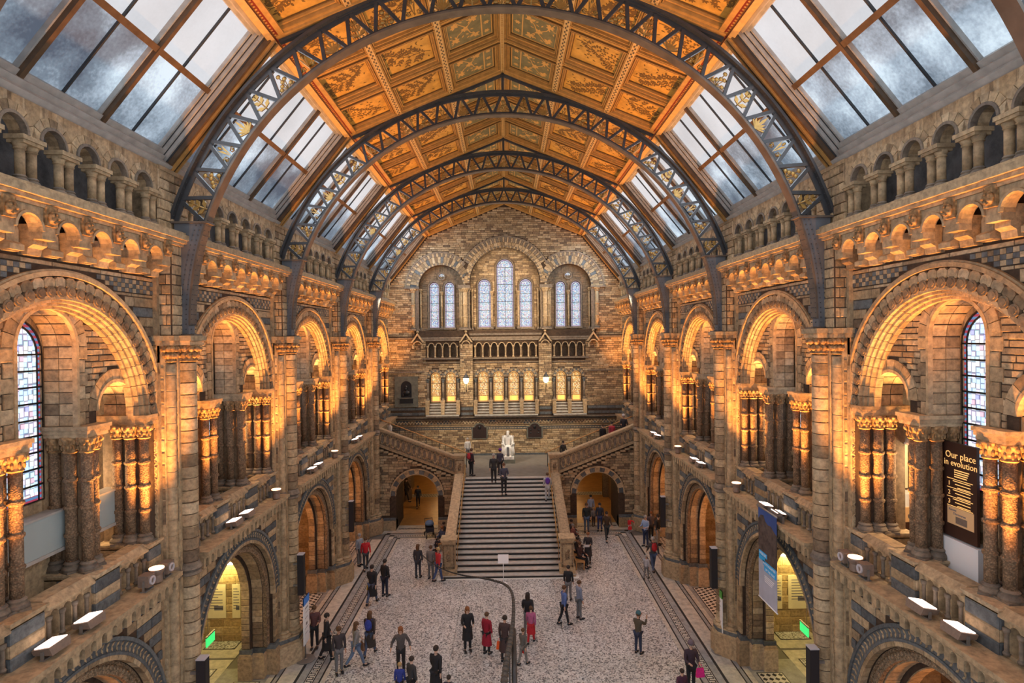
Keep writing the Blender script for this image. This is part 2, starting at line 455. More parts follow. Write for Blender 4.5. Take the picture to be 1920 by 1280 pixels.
# blocks lining the far embrasure jambs and vault
for s in (-1, 1):
    for k in range(7):
        z = 10.27+k*.237
        for q in range(2):
            S.append(('brick', brick_mesh('brick'), (9.13+q*.31, s*.742, z+.118), (0, 0, s*pi/2), (.04, .30, .225), None, None))
vb = MB()
for i in range(9):
    for q in range(2):
        a0 = pi*i/9+.02; vb.band(0, 11.93, .735, .77, a0, a0+pi/9-.04, 2, 8.99+q*.31, 9.285+q*.31, mX)
for s in (-1, 1):
    for i in range(7):
        for q in range(2): vb.band(s*1.98, 10.53, .575, .61, pi*i/7+.025, pi*(i+1)/7-.025, 2, 8.99+q*.31, 9.285+q*.31, mX)
for s in (-1, 1):
    for e in (-1, 1):
        for q in range(2): a_, c_ = sorted((s*1.98+e*.575, s*1.98+e*.61)); vb.box(8.99+q*.31, 9.285+q*.31, a_, c_, 10.27, 10.52)
S.append(('vault_blocks', vb.mesh('vault_blocks', M['brick']), None, None, None, 'stuff', None))
# --- imposts
def moulded(b, d0, d1, u0, u1, z0, z1, e=.05, n=3):
    for k in range(n):
        t = e*(n-1-k)/max(1, n-1); zz = z0+(z1-z0)*k/n
        b.box(d0+t, d1-t, u0+t, u1-t, zz, zz+(z1-z0)/n+.001)
b = MB()
for s in (-1, 1):
    moulded(b, 8.66, 9.72, min(s*.68, s*1.44), max(s*.68, s*1.44), 10.03, 10.27)
    moulded(b, 8.50, 9.72, min(s*2.42, s*2.92), max(s*2.42, s*2.92), 10.03, 10.27)
S.append(('impost', b.mesh('impost', M['stone']), None, None, None, None, None))
# --- column clusters
sh = shaft_mesh(.108, 7.4, 9.72).mesh('shaft', M['carved_col']); cb = base_mb(.115, 7.24).mesh('base', M['stone_dark']); cc = cap_mb(.115, 9.7, 10.04).mesh('capital', M['capital'])
for s in (-1, 1):
    for (v, u) in ((8.84, .90), (9.16, .87), (8.93, 1.21), (9.27, 1.24), (9.52, .92), (9.55, 1.2), (8.70, 2.62), (8.99, 2.56), (9.3, 2.58)):
        i = len(S); S.append(('column', sh, (v, s*u, 0), (0, 0, rs.random()), None, None, None))
        S.append(('base', cb, None, None, None, None, i)); S.append(('capital', cc, None, None, None, None, i))
b = MB()
for s in (-1, 1):
    b.box(9.0, 9.6, min(s*.96, s*1.14), max(s*.96, s*1.14), 7.2, 10.05)     # core behind the shafts
    b.box(8.62, 9.72, min(s*2.68, s*2.9), max(s*2.68, s*2.9), 6.3, 10.05)
S.append(('core', b.mesh('core', M['brick_dark']), None, None, None, None, None))
# --- parapet of the gallery
b = MB()
PH = []
for c in [-.33, 0, .33] + [s*q for s in (-1, 1) for q in (1.66, 1.95, 2.24)]: PH.append((c, .105, 6.45, 6.86))
plate(b, -2.9, 2.9, 6.3, 7.12, PH, 8.62, 8.78, mX, seg=8)
S.append(('balustrade', b.mesh('balustrade', M['stone']), None, None, None, None, None))
b = MB()
for c in [-.495, -.165, .165, .495] + [s*q for s in (-1, 1) for q in (1.51, 1.805, 2.095, 2.385)]:
    b.lathe([(.055, 6.42), (.065, 6.46), (.04, 6.5), (.04, 6.8), (.06, 6.84), (.065, 6.9)], 8.60, c, 8)
S.append(('colonnette', b.mesh('colonnette', M['stone_dark']), None, None, None, None, None))
b = MB()
for (u0, u1) in ((-.62, .62), (1.44, 2.42), (-2.42, -1.44)):
    b.prism([(8.5, 7.06), (8.62, 7.06), (8.95, 7.06), (8.95, 7.24), (8.62, 7.24), (8.5, 7.10)], lambda a, z, d: (a, d, z), u0, u1)
S.append(('coping', b.mesh('coping', M['stone']), None, None, None, None, None))
for s in (-1, 1):
    for (u0, u1, v0) in ((.64, 1.46, 8.5), (2.4, 2.92, 8.46)):
        p = MB(); a, c = min(s*u0, s*u1), max(s*u0, s*u1)
        p.box(v0+.04, 9.72, a+.04, c-.04, 6.3, 7.1); moulded(p, v0-.02, 9.76, a-.02, c+.02, 7.08, 7.22, .06, 3)
        S.append(('pedestal', p.mesh('pedestal', M['brick']), None, None, None, None, None))
        for (z0, z1, mt) in ((6.32, 6.60, 'brick_grey'), (6.60, 6.82, 'brick'), (6.82, 7.08, 'brick_grey')):
            S.append(('block', brick_mesh(mt), (v0+.02, (a+c)/2, (z0+z1)/2), None, (.06, c-a-.06, z1-z0-.008), None, None))
            S.append(('block', brick_mesh(mt), (v0+.44, a+.02, (z0+z1)/2), (0, 0, pi/2), (.06, .8, z1-z0-.008), None, None))
# --- ledge over the ground arch
b = MB()
b.box(8.0, 8.62, -2.95, 2.95, 6.28, 6.38); b.box(8.06, 8.62, -2.95, 2.95, 6.22, 6.29)
DH = [(-2.79+.31*i, .075, 5.94, 6.10) for i in range(19)]
b2 = MB(); plate(b2, -2.95, 2.95, 5.94, 6.23, DH, 8.12, 8.3, mX, seg=6); S.append(('dentils', b2.mesh('dentils', M['stone']), None, None, None, None, None)); b2 = MB(); b2.box(8.3, 8.5, -2.9, 2.9, 5.90, 6.25); S.append(('ledge_back', b2.mesh('ledge_back', M['joint']), None, None, None, None, None))  # dark sheet behind the dentils paints in the shade of their openings
S.append(('ledge', b.mesh('ledge', M['stone']), None, None, None, None, None))
# --- ground floor arch
b = MB(); plate(b, -2.9, 2.9, 0, 5.95, [(0, 2.62, 0, 2.85)], 8.5, 8.76, mX, seg=36)
plate(b, -2.9, 2.9, 0, 5.9, [(0, 2.34, 0, 2.85)], 8.76, 9.18, mX, seg=36)
plate(b, -2.9, 2.9, 0, 5.9, [(0, 2.20, 0, 2.85)], 9.18, 9.5, mX, seg=36)
S.append(('arch_wall', b.mesh('arch_wall', M['joint']), None, None, None, None, None))
bl = masonry(-2.88, 2.88, 2.85, 5.92, .24, .6, [(0, 3.04, 0, 2.85)], rs=rs)
lay(bl, 8.5, lambda q: 'brick_grey' if q[4] % 2 == 0 else 'brick', S, 40, depth=.05, rs=rs)
b = MB(); b.band(0, 2.85, 2.98, 3.06, .05, pi-.05, 40, 8.44, 8.52, mX); b.band(0, 2.85, 2.70, 2.76, 0, pi, 40, 8.45, 8.52, mX)
b.band(0, 2.85, 2.76, 2.98, .05, pi-.05, 40, 8.475, 8.52, mX)
S.append(('grey_ring', b.mesh('grey_ring', M['brick_grey']), None, None, None, None, None))
b = MB()
for i in range(52):      # herringbone leaves
    a = .06+(pi-.12)*(i+.5)/52
    for (r, t) in ((2.825, .5), (2.915, -.5)):
        c, q = r*cos(a), 2.85+r*sin(a); dx, dz = cos(a+t*1.2), sin(a+t*1.2); nx, nz = -dz, dx
        b.prism([(c+dx*.06, q+dz*.06), (c+nx*.025, q+nz*.025), (c-dx*.06, q-dz*.06), (c-nx*.025, q-nz*.025)], mX, 8.46, 8.5)
S.append(('herringbone', b.mesh('herringbone', M['stone']), None, None, None, 'stuff', None))
ring_spec(S, 'voussoir', 0, 2.85, 2.60, 2.70, 26, 8.46, 8.62, ['brick'], seg=2)
for s in (-1, 1):
    for k in range(9):
        S.append(('brick', brick_mesh('brick'), (8.46, s*2.70, 1.1+k*.195+.1), None, (.08, .20, .185), None, None))
b = MB(); b.band(0, 2.85, 2.33, 2.6, 0, pi, 44, 8.66, 8.78, mX)
for s in (-1, 1): b.box(8.66, 8.78, min(s*2.33, s*2.6), max(s*2.33, s*2.6), 1.05, 2.85)
for i in range(60):
    a = pi*(i+.5)/60
    b.ball((8.66, 2.46*cos(a), 2.85+2.46*sin(a)), (.035, .07, .07), 6, 4)
for s in (-1, 1):
    for k in range(12): b.ball((8.66, s*2.46, 1.15+k*.142), (.035, .07, .06), 6, 4)
S.append(('carved_arch', b.mesh('carved_arch', M['carved_fine']), None, None, None, None, None))
# soffit blocks (jambs + vault) of the two inner orders
for (r, d0, d1, nn) in ((2.325, 8.8, 9.17, 1), (2.19, 9.2, 9.5, 1)):
    sb = MB(); w = pi/20
    sb.band(0, 0, r-.02, r+.03, pi/2-w/2+.004, pi/2+w/2-.004, 2, 0, (d1-d0)/nn-.02, mX)
    me = sb.mesh('voussoir', M['brick'])
    for i in range(20):
        for q in range(nn): S.append(('voussoir', me, (d0+q*(d1-d0)/nn, 0, 2.85), (w*(i+.5)-pi/2, 0, 0), None, None, None))
    for s in (-1, 1):
        for k in range(8):
            for q in range(nn):
                S.append(('brick', brick_mesh('brick' if rs.random() < .8 else 'brick_dark'), (d0+(q+.5)*(d1-d0)/nn, s*(r-.02), 1.07+k*.2225+.11), (0, 0, s*pi/2), (.06, (d1-d0)/nn-.015, .21), None, None))
b = MB()
for s in (-1, 1):
    for (u0, d0, d1) in ((2.46, 8.36, 8.9), (2.2, 8.72, 9.3), (2.08, 9.1, 9.6)):
        a, c = min(s*u0, s*2.92), max(s*u0, s*2.92)
        b.box(d0, d1, a, c, 0, .78)
        b.prism([(d0, .78), (d1, .78), (d1-.06, .9), (d0+.06, .9)], lambda q, z, d: (q, d, z), a+.03, c-.03)
S.append(('plinth', b.mesh('plinth', M['brick']), None, None, None, None, None))
b = MB()
for s in (-1, 1):
    for (u0, d0, d1) in ((2.5, 8.42, 8.9), (2.26, 8.74, 9.26), (2.14, 9.12, 9.56)):
        a, c = min(s*u0, s*2.92), max(s*u0, s*2.92); b.box(d0, d1, a, c, .88, 1.06)
S.append(('grey_course', b.mesh('grey_course', M['brick_grey']), None, None, None, None, None))
# --- corbel table
b = MB(); cbm = MB()
cbm.prism([(8.62, 13.58), (8.44, 13.58), (8.42, 13.7), (8.32, 13.76), (8.32, 13.9), (8.2, 13.98), (8.2, 14.12), (8.62, 14.12)], lambda a, z, d: (a, d, z), -.16, .16)
cme = cbm.mesh('corbel', M['brick'])
NC = 7; SP = .905
for i in range(NC):
    S.append(('corbel', cme, (0, (i-3)*SP, 0), None, None, None, None))
AH = [((i-2.5)*SP, .29, 13.85, 13.98) for i in range(6)]
ap = MB(); plate(ap, -3.0+.1, 2.9, 13.85, 14.42, AH, 8.16, 8.40, mX, seg=12)
for i in range(6): ap.band((i-2.5)*SP, 13.98, .27, .32, 0, pi, 10, 8.12, 8.18, mX)
S.append(('corbel_arches', ap.mesh('corbel_arches', M['stone']), None, None, None, None, None))
tb = MB()
for i in range(6):
    c = (i-2.5)*SP
    tb.prism([(c-.13, 13.6), (c+.13, 13.6), (c+.13, 13.98), (c+.07, 14.10), (c, 14.17), (c-.07, 14.10), (c-.13, 13.98)], mX, 8.44, 8.6)
    tb.prism([(8.36, 13.62), (8.36, 13.72), (8.46, 13.78), (8.6, 13.78), (8.6, 13.62)], lambda a, z, d: (a, d, z), c-.15, c+.15)
S.append(('trefoil_panel', tb.mesh('trefoil_panel', M['stone']), None, None, None, None, None))
bm_ = MB(); bm_.lathe([(.11, 0), (.12, .03), (.10, .06), (.06, .05), (.0, .07)], n=10, mp=lambda x, y, z: (-z, x, y), cap=False)
for k in range(5): bm_.ball((-.06, .075*cos(k*1.257), .075*sin(k*1.257)), (.03, .03, .03), 6, 4)
bm_.box(.0, .12, -.13, .13, -.15, .2)
bme = bm_.mesh('carved_boss', M['capital'])
for i in range(NC): S.append(('carved_boss', bme, (8.10, (i-3)*SP, 14.24), None, None, None, None))
b = MB()
for k, (d, z0, z1) in enumerate(((8.12, 14.4, 14.47), (8.04, 14.47, 14.55), (7.98, 14.55, 14.68), (8.06, 14.68, 14.75))): b.box(d, 8.6, -2.95, 2.95, z0, z1)
S.append(('cornice', b.mesh('cornice', M['stone']), None, None, None, None, None))
# --- triforium arcade
TU = [-2.262, -1.357, -.452, .452, 1.357, 2.262]
b = MB(); plate(b, -2.95, 2.95, 15.68, 16.32, [(u, .29, 15.68, 15.68) for u in TU]+[(s*2.98, .12, 15.68, 15.68) for s in (-1, 1)], 8.42, 8.72, mX, seg=10)
S.append(('arcade_wall', b.mesh('arcade_wall', M['brick']), None, None, None, None, None))
for u in TU: ring_spec(S, 'voussoir', u, 15.68, .33, .50, 7, 8.40, 8.44, ['brick'], seg=1)
b = MB()
for u in TU: b.band(u, 15.68, .28, .335, 0, pi, 12, 8.37, 8.5, mX)
S.append(('arch_moulding', b.mesh('arch_moulding', M['stone_dark']), None, None, None, None, None))
sh2 = shaft_mesh(.08, 14.97, 15.45, 1).mesh('shaft', M['stone']); cb2 = base_mb(.08, 14.85, .14).mesh('base', M['stone_dark']); cc2 = MB()
cc2.lathe([(.085, 15.43), (.1, 15.45), (.09, 15.47), (.13, 15.56)], n=10); cc2 = cc2.mesh('capital', M['stone'])
ab = MB(); ab.box(8.38, 8.74, -.26, .26, 15.6, 15.68); ab.box(8.41, 8.71, -.23, .23, 15.54, 15.6); ab = ab.mesh('abacus', M['stone'])
pb = MB(); pb.box(8.40, 8.72, -.24, .24, 14.74, 14.87); pb = pb.mesh('column_plinth', M['stone'])
for i in range(7):
    u = (i-3)*SP
    S.append(('abacus', ab, (0, u, 0), None, None, None, None)); S.append(('column_plinth', pb, (0, u, 0), None, None, None, None))
    for s in (-1, 1):
        k = len(S); S.append(('column', sh2, (8.56, u+s*.13, 0), None, None, None, None))
        S.append(('base', cb2, None, None, None, None, k)); S.append(('capital', cc2, None, None, None, None, k))
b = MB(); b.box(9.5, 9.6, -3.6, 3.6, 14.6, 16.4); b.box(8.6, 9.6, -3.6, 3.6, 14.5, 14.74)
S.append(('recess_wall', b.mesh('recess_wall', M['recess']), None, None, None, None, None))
# --- gallery behind the columns, aisle below
b = MB(); b.box(8.5, 11.6, -3.6, 3.6, 5.9, 6.3); S.append(('gallery_floor', b.mesh('gallery_floor', M['stone_dark']), None, None, None, None, None))
b = MB(); b.box(11.4, 11.6, -3.6, 3.6, 6.3, 12.9); b.box(9.6, 11.6, -3.6, 3.6, 12.9, 13.0)
for s in (-1, 1): b.box(9.62, 9.8, min(s*.7, s*.92), max(s*.7, s*.92), 8.4, 12.9); 
plate(b, -.92, .92, 8.4, 12.9, [(0, .74, 8.78, 11.78)], 9.61, 9.84, mX, seg=14)
b.box(9.6, 9.9, -.92, .92, 6.3, 8.0)
S.append(('gallery_wall', b.mesh('gallery_wall', M['brick']), None, None, None, None, None))
b = MB(); b.box(9.5, 9.95, -1.0, 1.0, 8.0, 8.12); b.prism([(9.52, 8.12), (9.95, 8.12), (9.95, 8.78), (9.75, 8.78)], lambda a, z, d: (a, d, z), -.95, .95)
S.append(('sill', b.mesh('sill', M['stone']), None, None, None, None, None))
b = MB(); b.box(12.2, 12.4, -3.6, 3.6, 0, 6.0); S.append(('aisle_wall', b.mesh('aisle_wall', M['joint']), None, None, None, None, None))
bl = masonry(-3.57, 3.57, 0.0, 5.9, .31, .62, rs=rs)
lay(bl, 12.2, lambda q: 'brick', S, 60, depth=.05, rs=rs)
print('bay spec', len(S))
# stained window of the bay (a child set of its own)
def stained_mat(name, cool=(.78,.86,1.0), warm=False, strength=1.6, sx=.0, scale=1.0, axis='Y'):
    """leaded coloured glass lit from outside: small quarries, coloured dots, pale field"""
    m, nt, b = new_mat(name); g = nt.nodes.new('ShaderNodeTexCoord'); sp = nt.nodes.new('ShaderNodeSeparateXYZ'); L(nt, g.outputs['Object'], sp.inputs[0])
    u = sp.outputs[axis]; z = sp.outputs['Z']
    cb = nt.nodes.new('ShaderNodeCombineXYZ'); L(nt, mth(nt, 'MULTIPLY', u, 9*scale), cb.inputs[0]); L(nt, mth(nt, 'MULTIPLY', z, 9*scale), cb.inputs[1])
    v = nt.nodes.new('ShaderNodeTexVoronoi'); v.voronoi_dimensions = '2D'; v.distance = 'CHEBYCHEV'; v.inputs['Scale'].default_value = 1.0; v.inputs['Randomness'].default_value = .35
    L(nt, cb.outputs[0], v.inputs['Vector'])
    cols = [(0, (.55,.75,.95)), (.3, (.86,.90,.95)), (.45, (.80,.72,.90)), (.6, (.95,.93,.88)), (.82, (.60,.85,.88)), (.90, (.78,.50,.60)), (.95, (.42,.45,.80)), (1, (.9,.9,.95))]
    if warm: cols = [(0, (.95,.5,.12)), (.3, (.8,.35,.08)), (.5, (1.0,.66,.25)), (.7, (.55,.2,.05)), (.85, (.98,.75,.4)), (1, (.75,.33,.1))]
    sep = nt.nodes.new('ShaderNodeSeparateColor'); L(nt, v.outputs['Color'], sep.inputs[0])
    c = ramp(nt, sep.outputs[0], cols, 'CONSTANT')
    edge = ramp(nt, v.outputs['Distance'], [(.34, (1,1,1)), (.48, (.22,.22,.28))])
    c = mixc(nt, 'MULTIPLY', .9, c, edge)
    L(nt, c, b.inputs['Emission Color']); b.inputs['Base Color'].default_value = (.06, .06, .07, 1); b.inputs['Emission Strength'].default_value = strength
    b.inputs['Roughness'].default_value = .3
    return m
M['stain'] = stained_mat('stained glass of the bay', strength=1.45)
def border_mat(name, c1, c2, strength, axis='Z', f=9.0):
    m, nt, b = new_mat(name); g = nt.nodes.new('ShaderNodeTexCoord'); sp = nt.nodes.new('ShaderNodeSeparateXYZ'); L(nt, g.outputs['Object'], sp.inputs[0])
    k = ramp(nt, mth(nt, 'FRACT', mth(nt, 'MULTIPLY', sp.outputs[axis], f)), [(0, c1), (.5, c2)], 'CONSTANT')
    L(nt, k, b.inputs['Emission Color']); b.inputs['Base Color'].default_value = (.06, .05, .06, 1); b.inputs['Emission Strength'].default_value = strength; b.inputs['Roughness'].default_value = .3
    return m
M['stain_border'] = border_mat('stained glass border', (.50,.05,.10), (.10,.28,.55), .8)
def lancet(name, hw, zb, zs, plane, mp, rows, mats, came=.018, nx=1, border=.12, root=None):
    """a round-headed leaded window: panes, border, bars, all as parts of one window"""
    zt = zs; hs = (zt-zb)/rows; w = hw-border
    for r in range(rows):
        for c in range(nx):
            p = MB(); a = -w+2*w*c/nx; e = -w+2*w*(c+1)/nx
            p.box(a+.004, e-.004, zb+r*hs+.004+(border if r == 0 else 0), zb+(r+1)*hs-.004, plane, plane+.012, mp=lambda x, y, z: mp(x, y, z))
            p.build('pane', M[mats[2] if (len(mats) > 2 and r == 0) else mats[0]], root)
    hd = MB(); n = 12
    hd.prism([(w*cos(pi*i/n), zs+w*sin(pi*i/n)) for i in range(n+1)], mp, plane, plane+.012); hd.build('head_pane', M[mats[0]], root)
    bo = MB(); bo.band(0, zs, w+.004, hw, 0, pi, 14, plane, plane+.012, mp)
    for s in (-1, 1): bo.box(min(s*w, s*hw)+.002, max(s*w, s*hw)-.002, zb, zs, plane, plane+.012, mp=lambda x, y, z: mp(x, y, z))
    bo.box(-w, w, zb, zb+border, plane, plane+.012, mp=lambda x, y, z: mp(x, y, z))
    bo.build('border_glass', M[mats[1]], root)
    ba = MB()
    for r in range(rows+1):
        z = zb+r*hs; ba.box(-hw, hw, z-came, z+came, plane-.03, plane, mp=lambda x, y, z_: mp(x, y, z_))
    for s in (-1, 1): ba.box(s*w-came*.7, s*w+came*.7, zb, zs, plane-.02, plane, mp=lambda x, y, z_: mp(x, y, z_))
    for c in range(1, nx): ba.box(-w+2*w*c/nx-came, -w+2*w*c/nx+came, zb, zs, plane-.02, plane, mp=lambda x, y, z_: mp(x, y, z_))
    ba.band(0, zs, hw-came, hw+came, 0, pi, 14, plane-.03, plane, mp); ba.band(0, zs, w-came, w+came, 0, pi, 14, plane-.02, plane, mp)
    for s in (-1, 1): ba.box(s*hw-came, s*hw+came, zb, zs, plane-.03, plane, mp=lambda x, y, z_: mp(x, y, z_))
    ba.build('glazing_bars', M['black'], root)
mpL = lambda a, z, d: (d, a, z)
win0 = None
for side, sg in (('left', -1), ('right', 1)):
    for k in range(5):
        root = empty('wall_'+side+('' if k == 0 else f'.{k:03d}'), (0, BAY_Y[k], 0), kind='structure', scale=(sg, 1, 1))
        put(bay_spec, root)
        if win0 is None:
            win0 = empty('window_1', (sg*0, BAY_Y[k], 0), kind='structure', scale=(sg, 1, 1))
            lancet('w', .74, 8.78, 11.78, 9.64, mpL, 9, ('stain', 'stain_border'), root=win0)
        else:
            r = dup(win0); r.name = f'window_{k+1+(5 if sg > 0 else 0)}'; r.location = (0, BAY_Y[k], 0); r.scale = (sg, 1, 1)
# ================================================================== piers
pier_spec = []; S = pier_spec; rs = random.Random(11)
b = MB()
steps = ((.30, 8.22), (.56, 8.40), (.70, 8.50))
for (hu, v) in steps: b.box(v, 9.7, -hu, hu, 0, 14.5)
b.box(8.5, 9.7, -.62, .62, 14.5, 16.32); b.box(9.6, 12.3, 1.3, 1.6, 0, 5.95);
S.append(('pier_core', b.mesh('pier_core', M['stone']), None, None, None, None, None))
# drums of the big shaft
dr = MB(); r = .225; h = .30
dr.lathe([(r-.015, 0), (r, .012), (r, h-.022), (r-.015, h-.01)], n=18)
dme = dr.mesh('shaft_stone', M['brick']); dme2 = dr.mesh('shaft_stone', M['brick_dark'])
z = 1.25
while z < 11.45:
    if not (6.05 < z < 6.4): S.append(('shaft_stone', dme if rs.random() < .85 else dme2, (8.16, 0, z), None, (1, 1, (.304 if z+.3 < 11.5 else .2)/.304), None, None))
    z += .304
co = MB(); co.lathe([(.205, 1.2), (.205, 11.5)], 8.16, 0, 14); S.append(('shaft_core', co.mesh('shaft_core', M['joint']), None, None, None, None, None))
q = masonry(9.7, 12.25, 0, 5.9, .3, .6, rs=rs); lay(q, 1.3, lambda t: 'brick', S, 40, depth=.05, proud=.015, rs=rs, axis='y')
# thin shafts
th = MB(); pr = [(.125, 1.2)]; z = 1.2
while z < 11.2: pr += [(.125, z+.37), (.116, z+.38), (.116, z+.39), (.125, z+.40)]; z += .4
pr.append((.125, 11.45)); th.lathe(pr, n=12)
tme = th.mesh('thin_shaft', M['stone'])
for s in (-1, 1): S.append(('thin_shaft', tme, (8.36, s*.40, 0), None, None, None, None))
# zigzag strips: lower carved, upper chevron
zz = MB()
for s in (-1, 1):
    u = s*.70; zc = 1.2
    while zc < 11.3:
        a = 8.62-.045; 
        for q in (0, 1):
            v0, v1 = (8.54, 8.62) if q == 0 else (8.62, 8.54)
            z0 = zc+q*.07
            zz.hexa([(v0, u, z0), (v1, u, z0+.07), (v1, u, z0+.10), (v0, u, z0+.03), (v0, u+s*.02, z0), (v1, u+s*.02, z0+.07), (v1, u+s*.02, z0+.10), (v0, u+s*.02, z0+.03)])
        zc += .14
S.append(('zigzag', zz.mesh('zigzag', M['stone']), None, None, None, 'stuff', None))
# blocks on the faces
for s, ax in ((-1, 'y'), (1, 'y+')):
    for (v0, v1, fu, z0, z1, hh) in ((8.52, 8.9, .70, 1.2, 11.45, .3), (8.42, 8.52, .56, 1.2, 11.45, .3), (8.24, 8.40, .30, 1.2, 11.45, .3)):
        bl = [(v0, v1, z0+i*hh, z0+(i+1)*hh, i) for i in range(int((z1-z0)/hh))]
        lay(bl, s*fu, lambda q: 'brick' if rs.random() < .85 else 'brick_dark', S, 22 if fu == .70 else 0, depth=.05, proud=.015, rs=rs, axis=ax)
# upper pilaster
b = MB(); b.box(8.20, 8.6, -.58, .58, 12.1, 14.45); S.append(('pilaster', b.mesh('pilaster', M['joint']), None, None, None, None, None))
for s, ax in ((-1, 'y'), (1, 'y+')):
    bl = masonry(8.22, 8.6, 12.17, 14.42, .26, .24, rs=rs, var=.1); lay(bl, s*.58, lambda q: 'brick', S, 30, depth=.05, proud=.015, rs=rs, axis=ax)
bl = masonry(-.57, .57, 12.17, 14.42, .26, .36, rs=rs); lay(bl, 8.20, lambda q: 'brick', S, 30, depth=.05, proud=.015, rs=rs)
# triforium end pier
for s, ax in ((-1, 'y'), (1, 'y+')):
    bl = masonry(8.5, 8.72, 14.78, 16.2, .25, .25, rs=rs, var=.1); lay(bl, s*.66, lambda q: 'brick', S, 8, depth=.06, proud=.0, rs=rs, axis=ax)
bl = masonry(-.66, .66, 14.78, 16.3, .25, .4, rs=rs); lay(bl, 8.44, lambda q: 'brick', S, 20, depth=.07, proud=.015, rs=rs)
# capital zone
cp = MB()
def leafcap(cx, cy, r, z0, z1):
    cp.lathe([(r, z0-.02), (r*1.12, z0), (r*1.0, z0+.04), (r*1.05, (z0+z1)/2), (r*1.35, z1)], cx, cy, 16)
    for k in range(12):
        a = k*pi/6
        for (rr, zf, q) in ((1.1, .35, .07), (1.28, .75, .08)): cp.ball((cx+r*rr*cos(a+zf), cy+r*rr*sin(a+zf), z0+(z1-z0)*zf), (q, q, .085), 6, 4)
leafcap(8.16, 0, .23, 11.52, 11.93)
for s in (-1, 1): leafcap(8.36, s*.40, .13, 11.52, 11.93)
for s in (-1, 1): cp.box(8.5, 8.9, min(s*.6, s*.74), max(s*.6, s*.74), 11.5, 11.93)
S.append(('capital', cp.mesh('capital', M['capital']), None, None, None, None, None))
def stepped(mb, e, z0, z1):
    for (hu, v) in ((.34, 7.9), (.58, 8.18), (.74, 8.44)): mb.box(v-e, 9.0, -hu-e, hu+e, z0, z1)
b = MB(); stepped(b, 0, 11.92, 12.03); stepped(b, .05, 12.03, 12.16)
S.append(('abacus', b.mesh('abacus', M['stone']), None, None, None, None, None))
# gallery level annulet round all shafts
b = MB()
for (c, u, r) in ((8.16, 0, .225), (8.36, .4, .125), (8.36, -.4, .125)): b.lathe([(r, 6.06), (r+.05, 6.1), (r+.02, 6.16), (r+.07, 6.24), (r+.03, 6.32), (r, 6.40)], c, u, 18)
b.box(8.38, 8.6, -.74, .74, 6.14, 6.36)
S.append(('annulet', b.mesh('annulet', M['stone_dark']), None, None, None, None, None))
# base
b = MB()
for (c, u, r) in ((8.16, 0, .225), (8.36, .4, .125), (8.36, -.4, .125)): b.lathe([(r+.12, 1.02), (r+.12, 1.07), (r+.04, 1.12), (r+.07, 1.18), (r, 1.26)], c, u, 18)
S.append(('base', b.mesh('base', M['stone']), None, None, None, None, None))
b = MB()
def octo(mb, e, z0, z1):
    mb.prism([(7.82-e, -.22), (7.82-e, .22), (8.0, .42+e), (8.2, .62+e), (8.4, .80+e), (9.4, .80+e), (9.4, -.80-e), (8.4, -.80-e), (8.2, -.62-e), (8.0, -.42-e)], lambda a, c, d: (a, c, d), z0, z1)
octo(b, .05, 0, .76); S.append(('plinth', b.mesh('plinth', M['brick']), None, None, None, None, None))
b = MB(); octo(b, -.02, .76, .84); octo(b, -.06, .98, 1.03); S.append(('plinth_moulding', b.mesh('plinth_moulding', M['stone']), None, None, None, None, None))
b = MB(); octo(b, -.06, .84, .98); S.append(('grey_course', b.mesh('grey_course', M['brick_grey']), None, None, None, None, None))
b = MB()
for k, (d, z0, z1) in enumerate(((8.12, 14.4, 14.47), (8.04, 14.47, 14.55), (7.98, 14.55, 14.68), (8.06, 14.68, 14.75))): b.box(d, 8.6, -.63, .63, z0, z1)
b.box(8.40, 8.75, -.7, .7, 16.24, 16.34)
S.append(('cornice', b.mesh('cornice', M['stone']), None, None, None, None, None))
pier0 = {}
for sg in (-1, 1):
    for k in range(5):
        root = empty('pier' if (sg < 0 and k == 0) else f'pier.{(k+5*(sg > 0)):03d}', (0, PIER_Y[k], 0), kind='structure', scale=(sg, 1, 1))
        put(pier_spec, root)
print('pier spec', len(pier_spec))
# ================================================================== skylights
rs = random.Random(5)
def mS(a, u, n): return (8.55-.628*a+.779*n, u, 16.35+.779*a+.628*n)
def glass_mat():
    m, nt, b = new_mat('frosted skylight glass'); g = position(nt)
    no = node(nt, 'ShaderNodeTexNoise'); no.inputs['Scale'].default_value = .55; no.inputs['Detail'].default_value = 3
    L(nt, g.outputs['Position'], no.inputs['Vector'])
    n2 = node(nt, 'ShaderNodeTexNoise'); n2.inputs['Scale'].default_value = 14; n2.inputs['Detail'].default_value = 2
    L(nt, g.outputs['Position'], n2.inputs['Vector'])
    f = mth(nt, 'ADD', mth(nt, 'MULTIPLY', no.outputs[0], .85), mth(nt, 'MULTIPLY', n2.outputs[0], .15))
    oi = nt.nodes.new('ShaderNodeAttribute'); oi.attribute_type = 'OBJECT'; oi.attribute_name = 'clear'
    c1 = ramp(nt, f, [(.36, (.07,.09,.13)), (.46, (.17,.22,.28)), (.55, (.38,.47,.57)), (.66, (.70,.84,.95))])
    c2 = ramp(nt, f, [(.3, (.56,.57,.60)), (.7, (.74,.75,.79))])
    c = mixc(nt, 'MIX', oi.outputs['Fac'], c1, c2)
    L(nt, c, b.inputs['Emission Color']); b.inputs['Emission Strength'].default_value = 1.0
    b.inputs['Base Color'].default_value = (.06, .07, .08, 1); b.inputs['Roughness'].default_value = .3
    return m
M['sky_glass'] = glass_mat()
root = empty('window_11', (0, BAY_Y[0], 0), kind='structure')
gx = [-3.2, -1.067, 1.067, 3.2]
rows_ = [(.42, 2.16), (2.30, 4.02)]
